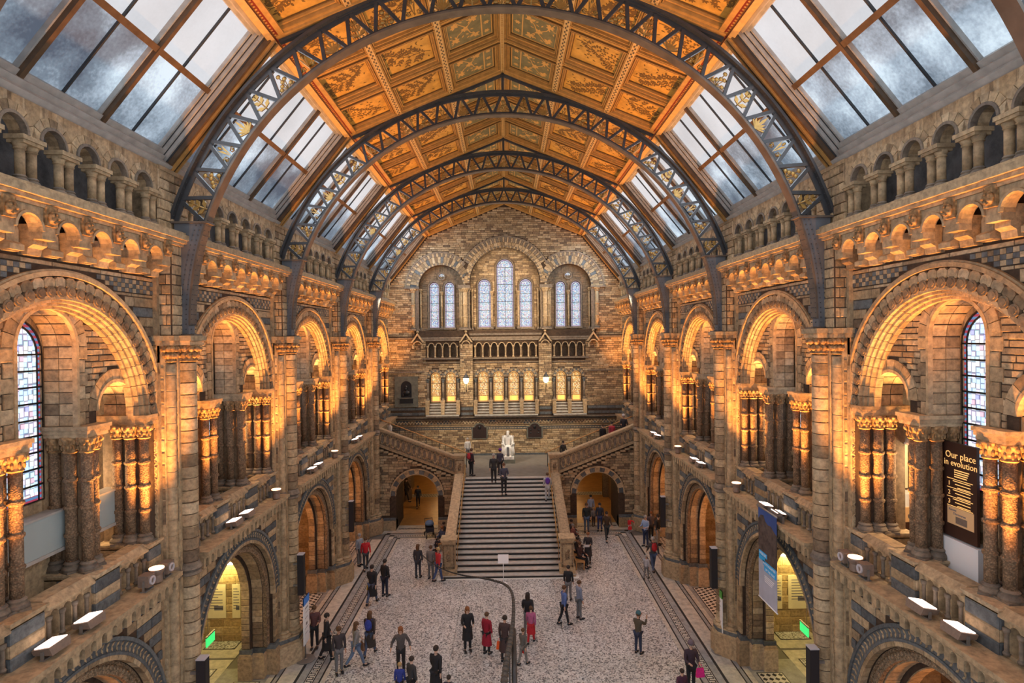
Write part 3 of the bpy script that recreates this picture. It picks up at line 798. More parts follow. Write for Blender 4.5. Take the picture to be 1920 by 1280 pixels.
for s in range(3):
    for h in range(2):
        w = 2.133; a = gx[s]+.07+h*(w-.1)/2; e = a+(w-.14)/2
        for r, (a0, a1) in enumerate(rows_):
            p = MB(); p.box(a0, a1, a+.012, e-.012, .36, .39, mp=mS)
            o = p.build('pane', M['sky_glass'], root); o['clear'] = float(r)
for u in gx[1:3]:
    p = MB(); p.box(.2, 4.2, u-.05, u+.05, .16, .44, mp=mS); p.build('mullion', M['wood_brown'], root)
    p = MB(); p.box(.2, 4.2, u-.085, u-.05, .26, .44, mp=mS); p.box(.2, 4.2, u+.05, u+.085, .26, .44, mp=mS); p.build('mullion_fillet', M['wood_frame'], root)
for s in range(3):
    u = gx[s]+1.067; p = MB(); p.box(.4, 4.1, u-.02, u+.02, .31, .42, mp=mS); p.build('glazing_bar', M['iron'], root)
p = MB(); p.box(2.16, 2.30, -3.17, 3.17, .18, .44, mp=mS); p.build('transom', M['wood_brown'], root)
p = MB(); p.box(.30, .42, -3.25, 3.25, .22, .46, mp=mS); p.box(.18, .30, -3.25, 3.25, .10, .46, mp=mS); p.build('window_frame', M['wood_frame'], root)
p = MB(); p.box(4.02, 4.10, -3.25, 3.25, .26, .46, mp=mS); p.box(4.10, 4.2, -3.25, 3.25, .12, .46, mp=mS); p.build('window_frame', M['wood_frame'], root)
# top rail white line and sill board on the wall
p = MB(); p.box(-.06, .18, -3.575, 3.575, -.08, .5, mp=mS); p.box(-.2, -.06, -3.575, 3.575, -.02, .5, mp=mS); p.build('window_sill', M['wood_frame'], root)
p = MB(); p.box(4.2, 4.42, -3.575, 3.575, -.02, .5, mp=mS); p.build('head_board', M['gold_mould'], root)
for s in (-1, 1):
    for (w0, w1, n0, n1, mt, nm) in ((.345, .40, .30, .46, 'wood_frame', 'window_frame'), (.33, .345, .28, .46, 'iron', 'frame_shade_line'), (.275, .33, .20, .46, 'wood_frame', 'window_frame'), (.262, .275, .18, .4, 'iron', 'frame_shade_line'), (.21, .262, .09, .40, 'wood_frame', 'window_frame'), (.195, .21, .05, .3, 'iron', 'frame_shade_line'),  # thin dark strips stand in for the shade between the frame steps
                            (.12, .195, -.06, .2, 'wood_brown', 'beam_moulding'), (.05, .12, -.12, .2, 'gold_mould', 'gilded_moulding'), (0, .05, -.09, .1, 'wood_brown', 'beam_face')):
        p = MB(); e = s*3.575; a, c = sorted((e-s*w0, e-s*w1)); p.box(-.05, 4.3, a, c, n0, n1, mp=mS); p.build(nm, M[mt], root)
sk0 = root; n = 11
for sg in (1, -1):
    for k in range(-1, 5):
        if sg == 1 and k == 0: continue
        n += 1; r = dup(sk0); r.name = f'window_{n}'; r.location = (0, P0+BAY*(k+.5), 0); r.scale = (sg, 1, 1)
        if k == 4: pass
# ================================================================== coffered ceiling
ceil = empty('ceiling', (0, 0, 0), kind='structure')
TH = math.atan2(2.4, 5.85)
def mC(c, u, n): return (.925*c+.3795*n, u, 22.1-.3795*c+.925*n)
for sg in (1, -1):
    p = MB(); p.box(0, 6.5, .6, YB+.3, .17, .25, mp=lambda x, y, z: tuple(a*b for a, b in zip(mC(x, y, z), (sg, 1, 1)))); p.build('roof_boarding', M['gold_panel'], ceil)
def frame(mb, hx0, hy0, hx1, hy1, n0, n1):
    mb.box(-hx0, hx0, hy1, hy0, n0, n1); mb.box(-hx0, hx0, -hy0, -hy1, n0, n1)
    mb.box(-hx0, -hx1, -hy1, hy1, n0, n1); mb.box(hx1, hx0, -hy1, hy1, n0, n1)
fr = MB()
for q in ((1.054, 1.192, .97, 1.08, -.0, .06), (.97, 1.08, .94, 1.03, -.05, .06), (.94, 1.03, .90, .97, .02, .10), (.90, .97, .87, .92, -.02, .12), (.87, .92, .83, .86, .06, .15), (.83, .86, .80, .81, .04, .17)): frame(fr, *q)
frame_me = fr.mesh('coffer', M['gold_mould'])
fr = MB(); frame(fr, .80, .81, .78, .78, .10, .13); frame(fr, .975, 1.085, .955, 1.065, -.056, .0); frame(fr, .905, .975, .888, .955, -.026, .0); frame(fr, .835, .865, .82, .85, .05, .1); shadow_me = fr.mesh('coffer_shade_line', M['paint_brown'])  # dark strips between the coffer mouldings, shade put into the colour
pn = MB(); pn.box(-.82, .82, -.83, .83, .14, .17); panel_me = pn.mesh('panel', M['gold_panel']); pn = MB(); pn.box(-.82, .82, -.83, .83, .14, .17); gpanel_me = pn.mesh('panel', M['green_panel'])
def leafpoly(mb, x, y, a, l, w, n=.134):
    c, s = cos(a), sin(a); pts = [(0, 0), (.35, .5), (.7, .38), (1, 0), (.7, -.38), (.35, -.5)]
    mb.prism([(x+c*p*l-s*q*w, y+s*p*l+c*q*w) for p, q in pts], lambda a_, b_, d: (a_, b_, d), n, n+.008)
def stemline(mb, pts, w, n=.134):
    for (x0, y0), (x1, y1) in zip(pts[:-1], pts[1:]):
        d = sqrt((x1-x0)**2+(y1-y0)**2) or 1; nx, ny = -(y1-y0)/d*w, (x1-x0)/d*w
        mb.prism([(x0+nx, y0+ny), (x1+nx, y1+ny), (x1-nx, y1-ny), (x0-nx, y0-ny)], lambda a_, b_, d_: (a_, b_, d_), n, n+.008)
motifs = []
for v in range(4):
    mb = MB(); r2 = random.Random(20+v)
    main = [(-.72+i*.175, .12*sin(i*.8+v)+(-.4+.09*i if v % 2 else .42-.09*i)) for i in range(9)]
    stemline(mb, main, .014)
    for k in range(26): leafpoly(mb, r2.uniform(-.65, .65), r2.uniform(-.62, .62), r2.random()*6.28, .12, .05)
    for i, (x, y) in enumerate(main[1:], 1):
        for s in (-1, 1):
            a = s*(.7+r2.random()*.6); l = .28+r2.random()*.34
            tx, ty = x+cos(a)*l, y+sin(a)*l
            if abs(ty) > .68: continue
            stemline(mb, [(x, y), (tx, ty)], .009)
            for t in (.35, .65, 1.0):
                for q in (-1, 1):
                    if v == 2: 
                        for z in range(3): leafpoly(mb, x+(tx-x)*t, y+(ty-y)*t, a+q*1.0+z*.9, .11, .045)
                    elif v == 3: mb.prism([(x+(tx-x)*t+q*.05+.035*cos(k), y+(ty-y)*t+.035*sin(k)) for k in range(6)], lambda a_, b_, d_: (a_, b_, d_), .134, .142)
                    else: leafpoly(mb, x+(tx-x)*t, y+(ty-y)*t, a+q*.7, .16, .07)
    motifs.append(mb.mesh('painted_branch', M['paint_brown']))
mb = MB()
frame(mb, .76, .77, .73, .74, .13, .138)
mb.box(-.42, -.38, -.74, .74, .13, .138)
r2 = random.Random(4)
stemline(mb, [(-.3, -.6), (0, -.2), (.1, .15), (.45, .6)], .014); stemline(mb, [(.65, -.6), (.4, -.1), (.1, .15), (-.2, .6)], .014)
for (x, y) in ((.15, .1), (-.15, -.42), (.5, .45), (.52, -.4), (-.15, .5)):
    for k in range(6): leafpoly(mb, x, y, k*1.047+r2.random(), .15+.05*r2.random(), .09)
for k in range(16): leafpoly(mb, r2.uniform(-.3, .65), r2.uniform(-.65, .65), r2.random()*6.28, .13, .05)
for y in (-.5, 0, .5):
    for k in range(6): leafpoly(mb, -.57, y, k*1.047, .11, .06)
motif_r = mb.mesh('painted_flower', M['paint_gold'])
rs = random.Random(9)
for sg in (1, -1):
    for k in range(-3, 15):
        yc = P0+BAY/6+k*BAY/3
        for c in range(3):
            x, _, z = mC((c+.5)*2.108, 0, 0)
            pnl = obj('ceiling_panel', gpanel_me if c == 0 else panel_me, ceil, (sg*x, yc, z), (0, sg*TH, 0 if sg > 0 else 0))
            obj('coffer', frame_me, pnl); obj('coffer_shade_line', shadow_me, pnl)
            obj('painted_flower' if c == 0 else 'painted_branch', motif_r if c == 0 else motifs[(c+k+(sg > 0)*2) % 4], pnl, None, (0, 0, pi if (sg < 0) else 0))
# strips along the hall
def strip(c0, c1, n0, n1, mat, name, sg):
    p = MB(); p.box(c0, c1, .8, YB, n0, n1, mp=lambda x, y, z: tuple(a*b for a, b in zip(mC(x, y, z), (sg, 1, 1)))); return p.build(name, M[mat], ceil)
for sg in (1, -1):
    strip(0, .09, -.06, .1, 'beige', 'ridge_strip', sg); strip(.09, .14, -.02, .1, 'gold_mould', 'ridge_moulding', sg)
    for c in (2.108, 4.216):
        strip(c-.09, c+.09, -.07, .06, 'beige', 'flat_moulding', sg); strip(c-.13, c+.13, -.04, .06, 'gold_mould', 'flat_moulding', sg)
    strip(5.98, 6.12, -.08, .06, 'gold_mould', 'eaves_moulding', sg); strip(6.12, 6.27, -.05, .1, 'red_strip', 'red_strip', sg); strip(6.27, 6.44, -.09, .15, 'beige', 'eaves_board', sg)
    q = MB(); q2 = MB(); y = 6.0; i = 0
    while y < YB:
        for c in (2.108, 4.216):
            q.box(c-.05+(i % 2)*.05, c+(i % 2)*.05, y, y+.085, -.078, -.06, mp=lambda a, b_, z: tuple(m*n_ for m, n_ in zip(mC(a, b_, z), (sg, 1, 1))))
        q2.box(.0, .06, y, y+.06, -.068, -.05, mp=lambda a, b_, z: tuple(m*n_ for m, n_ in zip(mC(a, b_, z), (sg, 1, 1))))
        q2.box(6.17, 6.22, y, y+.05, -.06, -.04, mp=lambda a, b_, z: tuple(m*n_ for m, n_ in zip(mC(a, b_, z), (sg, 1, 1))))
        y += .115; i += 1
    q.build('chequer', M['dark_wood'], ceil, kind='stuff'); q2.build('dots', M['gold_mould'], ceil, kind='stuff')
# cross mouldings at the piers and at the far gable
for k in range(-1, 6):
    y = P0+BAY*k
    if k == 5: y = YB-.12
    for sg in (1, -1):
        mq = lambda a, b_, z: tuple(m*n_ for m, n_ in zip(mC(a, b_, z), (sg, 1, 1)))
        p = MB(); p.box(.1, 6.2, y-.30, y+.30, -.04, .1, mp=mq); p.box(.1, 6.2, y-.2, y+.2, -.09, .1, mp=mq); p.build('cross_moulding', M['gold_mould'], ceil)
# ================================================================== iron ribs
RC = 12.43; RI = 8.03; RO = 8.86; NT = 27; PH0 = .325
mR = lambda a, z, d: (a, d, z)
def orn(v):
    mb = MB(); r0, r1 = .16, .62     # between inner and outer flange, local: x across, z radial from RI
    if v == 0:
        mb.tube([(0, 0, .05), (0, 0, .52)], .016, 5)
        for (z, a, l) in ((.12, .95, .2), (.26, .75, .17), (.4, .6, .12)):
            for s in (-1, 1):
                mb.prism([(0, z), (s*sin(a)*l*.5-s*.02, z+cos(a)*l*.5+.035), (s*sin(a)*l, z+cos(a)*l), (s*sin(a)*l*.5+s*.03, z+cos(a)*l*.5-.035)], mR, -.02, .02)
    elif v == 1:
        for s in (-1, 1):
            pts = [(s*(.12-.0*i)+s*.075*cos(1.2*i)*(1-i*.1), 0, .16+.075*sin(1.2*i)*(1-i*.1)) for i in range(8)]
            mb.tube(pts, .014, 5)
            mb.prism([(0, .1), (s*.05, .3), (s*.07, .42), (s*.015, .33)], mR, -.02, .02)
        mb.ball((0, 0, .42), (.03, .02, .06), 6, 4); mb.ball((-.12, 0, .16), .025, 6, 4); mb.ball((.12, 0, .16), .025, 6, 4)
    elif v == 2:
        for (x, z) in ((-.12, .14), (.12, .14), (0, .27), (0, .42), (-.06, .2), (.07, .3)):
            mb.ball((x, 0, z), (.05, .02, .05), 8, 4); mb.tube([(0, 0, .05), (x, 0, z)], .01, 4)
    else:
        for k in range(7):
            a = -.95+k*.317; l = .26 if k != 3 else .42
            mb.prism([(0, .06), (sin(a)*l*.6-.03, .06+cos(a)*l*.6), (sin(a)*l, .06+cos(a)*l), (sin(a)*l*.6+.03, .06+cos(a)*l*.6)], mR, -.02, .02)
    return mb
on = [orn(v) for v in range(4)]
for o_ in on: o_.v = [(x*1.3, y, z*1.12+RI+.03) for x, y, z in o_.v]
ome = [o_.mesh('leaf_ornament', M['gilt']) for o_ in on]
dphi = (pi-2*PH0)/NT
def strut(s):
    mb = MB(); a0 = dphi*.46; x0, z0 = s*sin(a0)*(RI+.05), cos(a0)*(RI+.05); x1, z1 = s*.05, RO-.07
    d = Vector((x1-x0, z1-z0)).normalized(); nx, nz = -d.y*.045, d.x*.045
    mb.prism([(x0+nx, z0+nz), (x1+nx, z1+nz), (x1-nx, z1-nz), (x0-nx, z0-nz)], mR, -.045, .045); return mb.mesh('strut', M['iron'])
sme = [strut(-1), strut(1)]
ROOTS = []
labels = ['dark grey iron roof rib cutting across the top right corner of the frame', 'nearest wide iron roof rib with gilded leaf ornaments between its flanges',
          'second iron roof rib with leaf ornaments, behind the nearest wide one', 'third iron roof rib with leaf ornaments, counted from the viewer', 'farthest iron roof rib with leaf ornaments, just before the brick gable']
rib = empty('iron_rib', (0, PIER_Y[0], 0), label=labels[0], cat='roof rib', group='iron roof ribs')
p = MB(); p.band(0, RC, RI-.05, RI, 0, pi, 72, -.15, .15, mR); p.build('inner_flange', M['iron_brown'], rib)
p = MB(); p.band(0, RC, RI, RI+.10, PH0-.02, pi-PH0+.02, 64, -.025, .025, mR); p.build('inner_web', M['iron'], rib)
p = MB(); p.band(0, RC, RO-.02, RO+.05, .30, pi-.30, 64, -.16, .16, mR); p.band(0, RC, RO-.13, RO-.02, .30, pi-.30, 64, -.025, .025, mR); p.build('outer_flange', M['iron'], rib)
p = MB(); 
for i in range(150):
    a = .32+(pi-.64)*i/149
    for d in (-.10, .10):
        p.ball(((RO-.03)*cos(a), d, RC+(RO-.03)*sin(a)), .016, 5, 3)
for s in (-1, 1):
    for i in range(24):
        z = 12.2+i*.125
        r_ = sqrt(max(0, (RI-.05)**2-(z-RC)**2)) if z > RC else RI-.05
        for d in (-.10, .10, -.03, .03):
            if abs(d) < .05 and i % 2: continue
            p.ball((s*r_, d, z), .017, 5, 3)
        for vv in (.10, .22):
            for d in (-.15, .15): p.ball((s*(r_+vv), d*1.12, z), .017, 5, 3)
p.build('rivets', M['iron'], rib, kind='stuff')
for i in range(NT):
    phi = PH0+dphi*(i+.5); ry = pi/2-phi
    for q in (0, 1): obj('strut', sme[q], rib, (0, 0, RC), (0, ry, 0))
    obj('leaf_ornament', ome[(0, 2, 1, 3)[i % 4] if i < 13 else (0, 2, 1, 3)[(26-i) % 4]], rib, (0, 0, RC), (0, ry, 0))
for s in (-1, 1):
    p = MB(); pts = []
    for i in range(13):
        z = 12.17+(15.0-12.17)*i/12; pts.append((s*(sqrt(RI**2-max(0, z-RC)**2)), z))
    pts += [(s*8.36, 15.0), (s*8.30, 13.8), (s*8.28, 12.17)]
    if s < 0: pts.reverse()
    p.prism(pts, mR, -.145, .145); p.build('leg', M['iron_leg'], rib)
    p = MB(); p.box(*sorted((s*7.50, s*8.42)), -.19, .19, 15.0, 15.05); p.build('cap_plate', M['iron_brown'], rib)
    p = MB(); p.box(*sorted((s*7.86, s*8.42)), -.2, .2, 12.15, 12.20); p.build('foot_plate', M['iron_brown'], rib)
    mq = lambda a, b_, z: tuple(m*n_ for m, n_ in zip(mC(a, b_, z), (s, 1, 1)))
    p = MB(); p.box(0, 6.2, -.07, .07, -.17, -.095, mp=mq); p.build('rafter', M['iron'], rib)
    mq2 = lambda a, b_, z: tuple(m*n_ for m, n_ in zip(mS(a, b_, z), (s, 1, 1)))
p = MB(); p.box(-.05, .05, -.05, .05, RC+RO, 22.05); p.build('king_post', M['iron'], rib)
for k in range(1, 5):
    r = dup(rib); r.location = (0, PIER_Y[k], 0); r['label'] = labels[k]
# ================================================================== floor
floor = empty('floor', (0, 0, 0), kind='structure')
def terrazzo():
    m, nt, b = new_mat('speckled terrazzo'); g = position(nt)
    v = node(nt, 'ShaderNodeTexVoronoi'); v.inputs['Scale'].default_value = 21; L(nt, g.outputs['Position'], v.inputs['Vector'])
    s = nt.nodes.new('ShaderNodeSeparateColor'); L(nt, v.outputs['Color'], s.inputs[0])
    c = ramp(nt, s.outputs[0], [(0, (.10,.10,.105)), (.13, (.56,.55,.53)), (.40, (.34,.33,.325)), (.56, (.70,.69,.66)), (.82, (.44,.42,.40)), (.93, (.16,.145,.14))], 'CONSTANT')
    n2 = node(nt, 'ShaderNodeTexNoise'); n2.inputs['Scale'].default_value = .5; n2.inputs['Detail'].default_value = 5; L(nt, g.outputs['Position'], n2.inputs['Vector'])
    c = mixc(nt, 'MULTIPLY', 1.0, c, ramp(nt, n2.outputs[0], [(.3, (.70,.72,.74)), (.7, (.98,1.0,1.03))]))
    L(nt, c, b.inputs['Base Color']); b.inputs['Roughness'].default_value = .45
    return m
M['terrazzo'] = terrazzo()
fb = lambda x0, x1, y0, y1, mat, name, z=0.0, t=.03: MB().box(x0, x1, y0, y1, z-t, z).build(name, M[mat], floor)
fb(-13, 13, 2, 60, 'grey_mortar', 'floor_bed', -.03, .2)
# terrazzo field in slabs
ys = [3, 9, 15, 20.5, 26, 31.0, 35.3]; xs = [-6.5, -2.2, 2.2, 6.5]
for a, b_ in zip(ys[:-1], ys[1:]):
    for c, d in zip(xs[:-1], xs[1:]): fb(c+.006, d-.006, a+.006, b_-.006, 'terrazzo', 'terrazzo_slab')
BANDS = [(6.5, 6.66, 'pale_stone'), (6.66, 6.72, 'floor_black'), (6.72, 6.90, 'grey_stone'), (6.90, 6.94, 'floor_black'), (6.94, 7.20, 'floor_white'), (7.20, 7.24, 'floor_black'), (7.24, 7.50, 'grey_stone'), (7.50, 7.60, 'floor_black'),
         (7.60, 8.18, 'pale_stone'), (8.18, 8.23, 'floor_black'), (8.23, 8.36, 'grey_stone'), (8.36, 8.41, 'floor_black'), (8.41, 8.6, 'pale_stone')]
for sg in (-1, 1):
    for (a, c, m) in BANDS:
        x0, x1 = sorted((sg*a, sg*c)); off = 0 if a > 7.5 else (a-6.5)
        fb(x0, x1, 3, 35.3+off, m, 'floor_band')
    for k in range(-1, 5):
        yc = P0+BAY*(k+.5)
        for (v0, v1, u, m, z) in ((8.6, 10.4, 2.9, 'grey_stone', .0), (8.78, 9.72, 2.05, 'floor_black', .003), (8.82, 9.68, 2.0, 'floor_white', .006), (10.4, 12.2, 3.5, 'pale_stone', .0), (10.7, 11.95, 2.9, 'floor_black', .003), (10.75, 11.9, 2.85, 'terrazzo', .006)):
            x0, x1 = sorted((sg*v0, sg*v1)); fb(x0, x1, yc-u, yc+u, m, 'floor_panel', z)
        # interlaced diamonds
        if 0 <= k < 4:
            mb = MB()
            for i in range(16):
                for j in range(4):
                    if k % 2: 
                        cx, cy = 8.93+j*.215, yc-1.87+i*.25
                        mb.prism([(cx-.09, cy), (cx, cy-.1), (cx+.09, cy), (cx, cy+.1)], lambda a, b2, d: (sg*a, b2, d), .006, .009)
                    else:
                        cx, cy = 8.93+j*.215, yc-1.87+i*.25+(.12 if j % 2 else 0)
                        mb.prism([(cx-.1, cy-.05), (cx+.02, cy-.08), (cx+.1, cy+.05), (cx-.02, cy+.08)], lambda a, b2, d: (sg*a, b2, d), .006, .009)
            mb.build('diamond_inlay', M['floor_black'], floor, kind='stuff')
    # running key pattern
    mb = MB(); y = 12.0; x = 7.07
    while y < 35.2:
        def kb(a0, a1, b0, b1): 
            q0, q1 = sorted((sg*a0, sg*a1)); mb.box(q0, q1, b0, b1, 0, .003)
        kb(6.96, 7.18, y, y+.04); kb(7.14, 7.18, y, y+.16); kb(6.96, 7.18, y+.12, y+.16); kb(6.96, 7.0, y+.12, y+.28)
        y += .24
    mb.build('key_pattern', M['floor_black'], floor, kind='stuff')
# cross bands before the far arches
for (a, c, m) in BANDS[:8]:
    w = a
    for sg in (-1, 1):
        x0, x1 = sorted((sg*3.3, sg*w)); fb(x0, x1, 35.3+(a-6.5), 35.3+(c-6.5), m, 'floor_band')
for sg in (-1, 1): fb(*sorted((sg*3.3, sg*8.0)), 36.3, 37.9, 'pale_stone', 'floor_panel')
mb = MB()
for sg in (-1, 1):
    for i in range(26):
        cx = 4.5+i*.095
        mb.prism([(cx, 37.05), (cx+.05, 37.2), (cx, 37.35), (cx-.05, 37.2)], lambda a, b2, d: (sg*a, b2, d), 0, .004)
    for i in range(34):
        cx = 3.4+i*.105; mb.box(*sorted((sg*cx, sg*(cx+.055))), 35.78, 35.95, 0, .003)
mb.build('threshold_pattern', M['floor_black'], floor, kind='stuff')
M['wood_floor'] = plain('warm polished floor', (.50,.27,.09), .35, 0, .3, 2)
fb(-11, 11, 37.9, 60, 'wood_floor', 'passage_floor', .002)
for sg in (-1, 1):
    fb(*sorted((sg*4.0, sg*7.4)), 44.6, 45.5, 'floor_white', 'threshold_strip', .006)
    mb = MB()
    for i in range(16):
        for j in range(3): mb.prism([(4.1+i*.2+.1*(j % 2), 44.7+j*.26), (4.2+i*.2+.1*(j % 2), 44.78+j*.26), (4.1+i*.2+.1*(j % 2), 44.86+j*.26), (4.0+i*.2+.1*(j % 2), 44.78+j*.26)], lambda a, b2, d: (sg*a, b2, d), .006, .01)
    mb.build('threshold_inlay', M['floor_black'], floor, kind='stuff')
# ================================================================== back wall
rs = random.Random(21)
wb = empty('wall_back', (0, 0, 0), kind='structure'); S = []
mB = lambda u, z, d: (u, YB+d, z)
def gable(u):
    u = abs(u); return 22.05-.4103*u if u < 5.85 else 19.65-1.24*(u-5.85)
GT = (gable, [-9.2+.4*i for i in range(47)]+[-5.85, 0, 5.85])
H_BIG = [(0, 2.66, 12.62, 16.15), (-4.78, 1.66, 12.62, 15.85), (4.78, 1.66, 12.62, 15.85)]
LOWX = [(-5.28, .39), (-4.14, .39), (-1.71, .42), (-.57, .42), (.57, .42), (1.71, .42), (4.14, .39), (5.28, .39)]
H_LOW = [(x, hw, 7.2, 9.14) for x, hw in LOWX]
NX = [-5.55+i*.55 for i in range(4)]+[-2.0+i*.57 for i in range(8)]+[3.9+i*.55 for i in range(4)]
H_BAL = [(x, .18, 10.68, 11.5) for x in NX]
b = MB(); plate(b, -9.2, 9.2, 3.2, 22, H_BIG+H_LOW+H_BAL, .0, .5, mB, top=GT, seg=14)
S.append(('backing', b.mesh('backing', M['joint']), None, None, None, None, None))
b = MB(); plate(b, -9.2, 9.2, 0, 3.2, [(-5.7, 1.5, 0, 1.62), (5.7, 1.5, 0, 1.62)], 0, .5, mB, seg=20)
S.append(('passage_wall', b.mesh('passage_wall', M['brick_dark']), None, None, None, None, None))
EX = [(0, 3.46, 16.1, 16.15), (0, 2.8, 12.3, 16.15), (-4.78, 2.62, 15.85, 15.85), (4.78, 2.62, 15.85, 15.85), (-4.78, 2.0, 12.3, 15.85), (4.78, 2.0, 12.3, 15.85),
      (0, 2.5, 10.4, 11.9), (-4.72, 1.25, 10.4, 11.9), (4.72, 1.25, 10.4, 11.9)] + [(x, .60, 6.3, 9.14) for x, hw in LOWX]
def bl_at(u0, u1, z0, z1, ex, d, mats, top=None, ch=.155, ln=.43, lim=0):
    q = masonry(u0, u1, z0, z1, ch, ln, ex, rs=rs, var=.35, top=top)
    lay(q, YB+d, lambda t: mats[0] if rs.random() < .75 else mats[1], S, lim, depth=.06, proud=.02, gap=.008, jit=.008, rs=rs, axis='y')
inv = lambda z: 9.1 if z < 15.6 else (5.85+(19.65-z)/1.24 if z < 19.65 else (22.05-z)/.4103)
bl_at(-9.1, 9.1, 12.2, 21.8, EX, 0, ('brick', 'brick_dark'), top=lambda z: max(0.05, inv(z)-.1), lim=150)
bl_at(-9.1, 9.1, 6.9, 12.0, EX, 0, ('brick', 'brick_dark'), lim=80)
bl_at(-9.1, 9.1, 3.35, 5.2, [], 0, ('brick', 'brick_dark'), lim=70)
# rings of the three great arches
def ringf(name, cu, cz, r0, r1, n, d0, d1, mats, ok, a0=0.0, a1=pi, seg=1):
    w = (a1-a0)/n; mb = MB(); mb.band(0, 0, r0, r1, pi/2-w/2+.004, pi/2+w/2-.004, seg, d0, d1, lambda u, z, d: (u, d, z)); me = [mb.mesh(name, M[m]) for m in mats]
    for i in range(n):
        a = a0+w*(i+.5)
        if ok(cu+(r0+r1)/2*cos(a), cz+(r0+r1)/2*sin(a)): S.append((name, me[i % len(me)], (cu, YB, cz), (0, pi/2-a, 0), None, None, None))
inC = lambda x, z, r: (x**2+(z-16.15)**2) < r*r
inS = lambda x, z, r: ((abs(x)-4.78)**2+(z-15.85)**2) < r*r
ringf('voussoir', 0, 16.15, 3.06, 3.40, 64, -.06, .02, ['stone', 'stone_dark'], lambda x, z: not inS(x, z, 2.62))
ringf('voussoir', 0, 16.15, 2.80, 3.05, 34, -.03, .02, ['brick', 'brick'], lambda x, z: True)
ringf('dentil', 0, 16.15, 2.66, 2.79, 64, -.05, .3, ['stone', 'stone_dark'], lambda x, z: True)
for s in (-1, 1):
    ringf('voussoir', s*4.78, 15.85, 2.30, 2.56, 46, -.06, .02, ['stone', 'stone_dark'], lambda x, z: not inC(x, z, 2.9) and abs(x) > 3.06)
    ringf('voussoir', s*4.78, 15.85, 1.84, 2.29, 30, -.03, .02, ['brick', 'brick_dark', 'brick', 'brick', 'brick_grey'], lambda x, z: not inC(x, z, 2.8) and abs(x) > 2.9)
    ringf('dentil', s*4.78, 15.85, 1.68, 1.83, 40, -.05, .3, ['stone', 'stone_dark'], lambda x, z: True)
b = MB(); b.band(0, 16.15, 3.40, 3.5, .42, pi-.42, 48, -.10, .02, mB)
for s in (-1, 1):
    b.band(s*4.78, 15.85, 2.56, 2.66, (0 if s > 0 else .95), (pi-.95 if s > 0 else pi), 36, -.10, .02, mB)
    b.box(*sorted((s*6.4, s*7.55)), YB-.14, YB+.05, 15.76, 15.88); b.box(*sorted((s*2.6, s*3.5)), YB-.2, YB+.05, 15.76, 16.0)
S.append(('label_moulding', b.mesh('label_moulding', M['stone_dark']), None, None, None, None, None))
# recessed window walls
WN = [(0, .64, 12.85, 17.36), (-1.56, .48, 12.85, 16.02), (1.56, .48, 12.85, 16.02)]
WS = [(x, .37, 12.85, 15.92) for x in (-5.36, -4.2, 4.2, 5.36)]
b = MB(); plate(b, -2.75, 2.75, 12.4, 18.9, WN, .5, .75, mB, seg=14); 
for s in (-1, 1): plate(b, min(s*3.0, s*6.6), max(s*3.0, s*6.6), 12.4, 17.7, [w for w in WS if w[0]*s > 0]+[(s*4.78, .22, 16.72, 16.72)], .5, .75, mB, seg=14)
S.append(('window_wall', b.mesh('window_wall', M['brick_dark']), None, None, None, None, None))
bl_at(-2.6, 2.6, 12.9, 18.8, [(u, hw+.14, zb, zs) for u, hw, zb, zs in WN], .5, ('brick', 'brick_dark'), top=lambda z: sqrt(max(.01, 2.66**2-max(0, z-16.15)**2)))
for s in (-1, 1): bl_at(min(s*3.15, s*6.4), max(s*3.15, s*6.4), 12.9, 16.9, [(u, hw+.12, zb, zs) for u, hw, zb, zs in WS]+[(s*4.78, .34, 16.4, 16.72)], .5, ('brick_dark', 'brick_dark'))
b = MB()
for (u, hw, zb, zs) in WN+WS:
    b.band(u, zs, hw, hw+.07, 0, pi, 16, .40, .52, mB); 
    for s in (-1, 1): b.box(*sorted((u+s*hw, u+s*(hw+.07))), YB+.40, YB+.52, zb, zs)
    b.box(u-hw-.1, u+hw+.1, YB+.3, YB+.52, 12.7, 12.86)
for s in (-1, 1): b.band(s*4.78, 16.72, .22, .30, 0, 2*pi, 18, .40, .52, mB)
S.append(('window_surround', b.mesh('window_surround', M['stone_dark']), None, None, None, None, None))
# shafts
def col(x, r, z0, z1, d, mat='stone', capm='stone', seg=3):
    k = len(S); b = shaft_mesh(r, z0, z1, seg); S.append(('column', b.mesh('shaft', M[mat]), (x, YB+d, 0), None, None, None, None))
    S.append(('base', base_mb(r, z0-.02, .18).mesh('base', M['stone_dark']), None, None, None, None, k)); S.append(('capital', cap_mb(r, z1-.02, z1+.28).mesh('capital', M[capm]), None, None, None, None, k))
for s in (-1, 1):
    for (x, r, d) in ((2.98, .17, -.1), (2.72, .09, .1), (3.24, .09, .1), (6.86, .13, -.08), (6.55, .09, .1), (6.35, .07, .3), (3.38, .07, .3), (2.5, .07, .35)): col(s*x, r, 12.72, 15.5, d)
for x in (-1.0, 1.0, -4.78, 4.78): col(x, .08, 12.8, 15.3, .36)
b = MB()
for s in (-1, 1): b.box(*sorted((s*6.44, s*6.8)), YB-.03, YB+.1, 12.7, 15.8); b.box(*sorted((s*2.66, s*3.12)), YB-.03, YB+.1, 12.7, 15.8)
S.append(('jamb', b.mesh('jamb', M['stone_dark']), None, None, None, None, None))
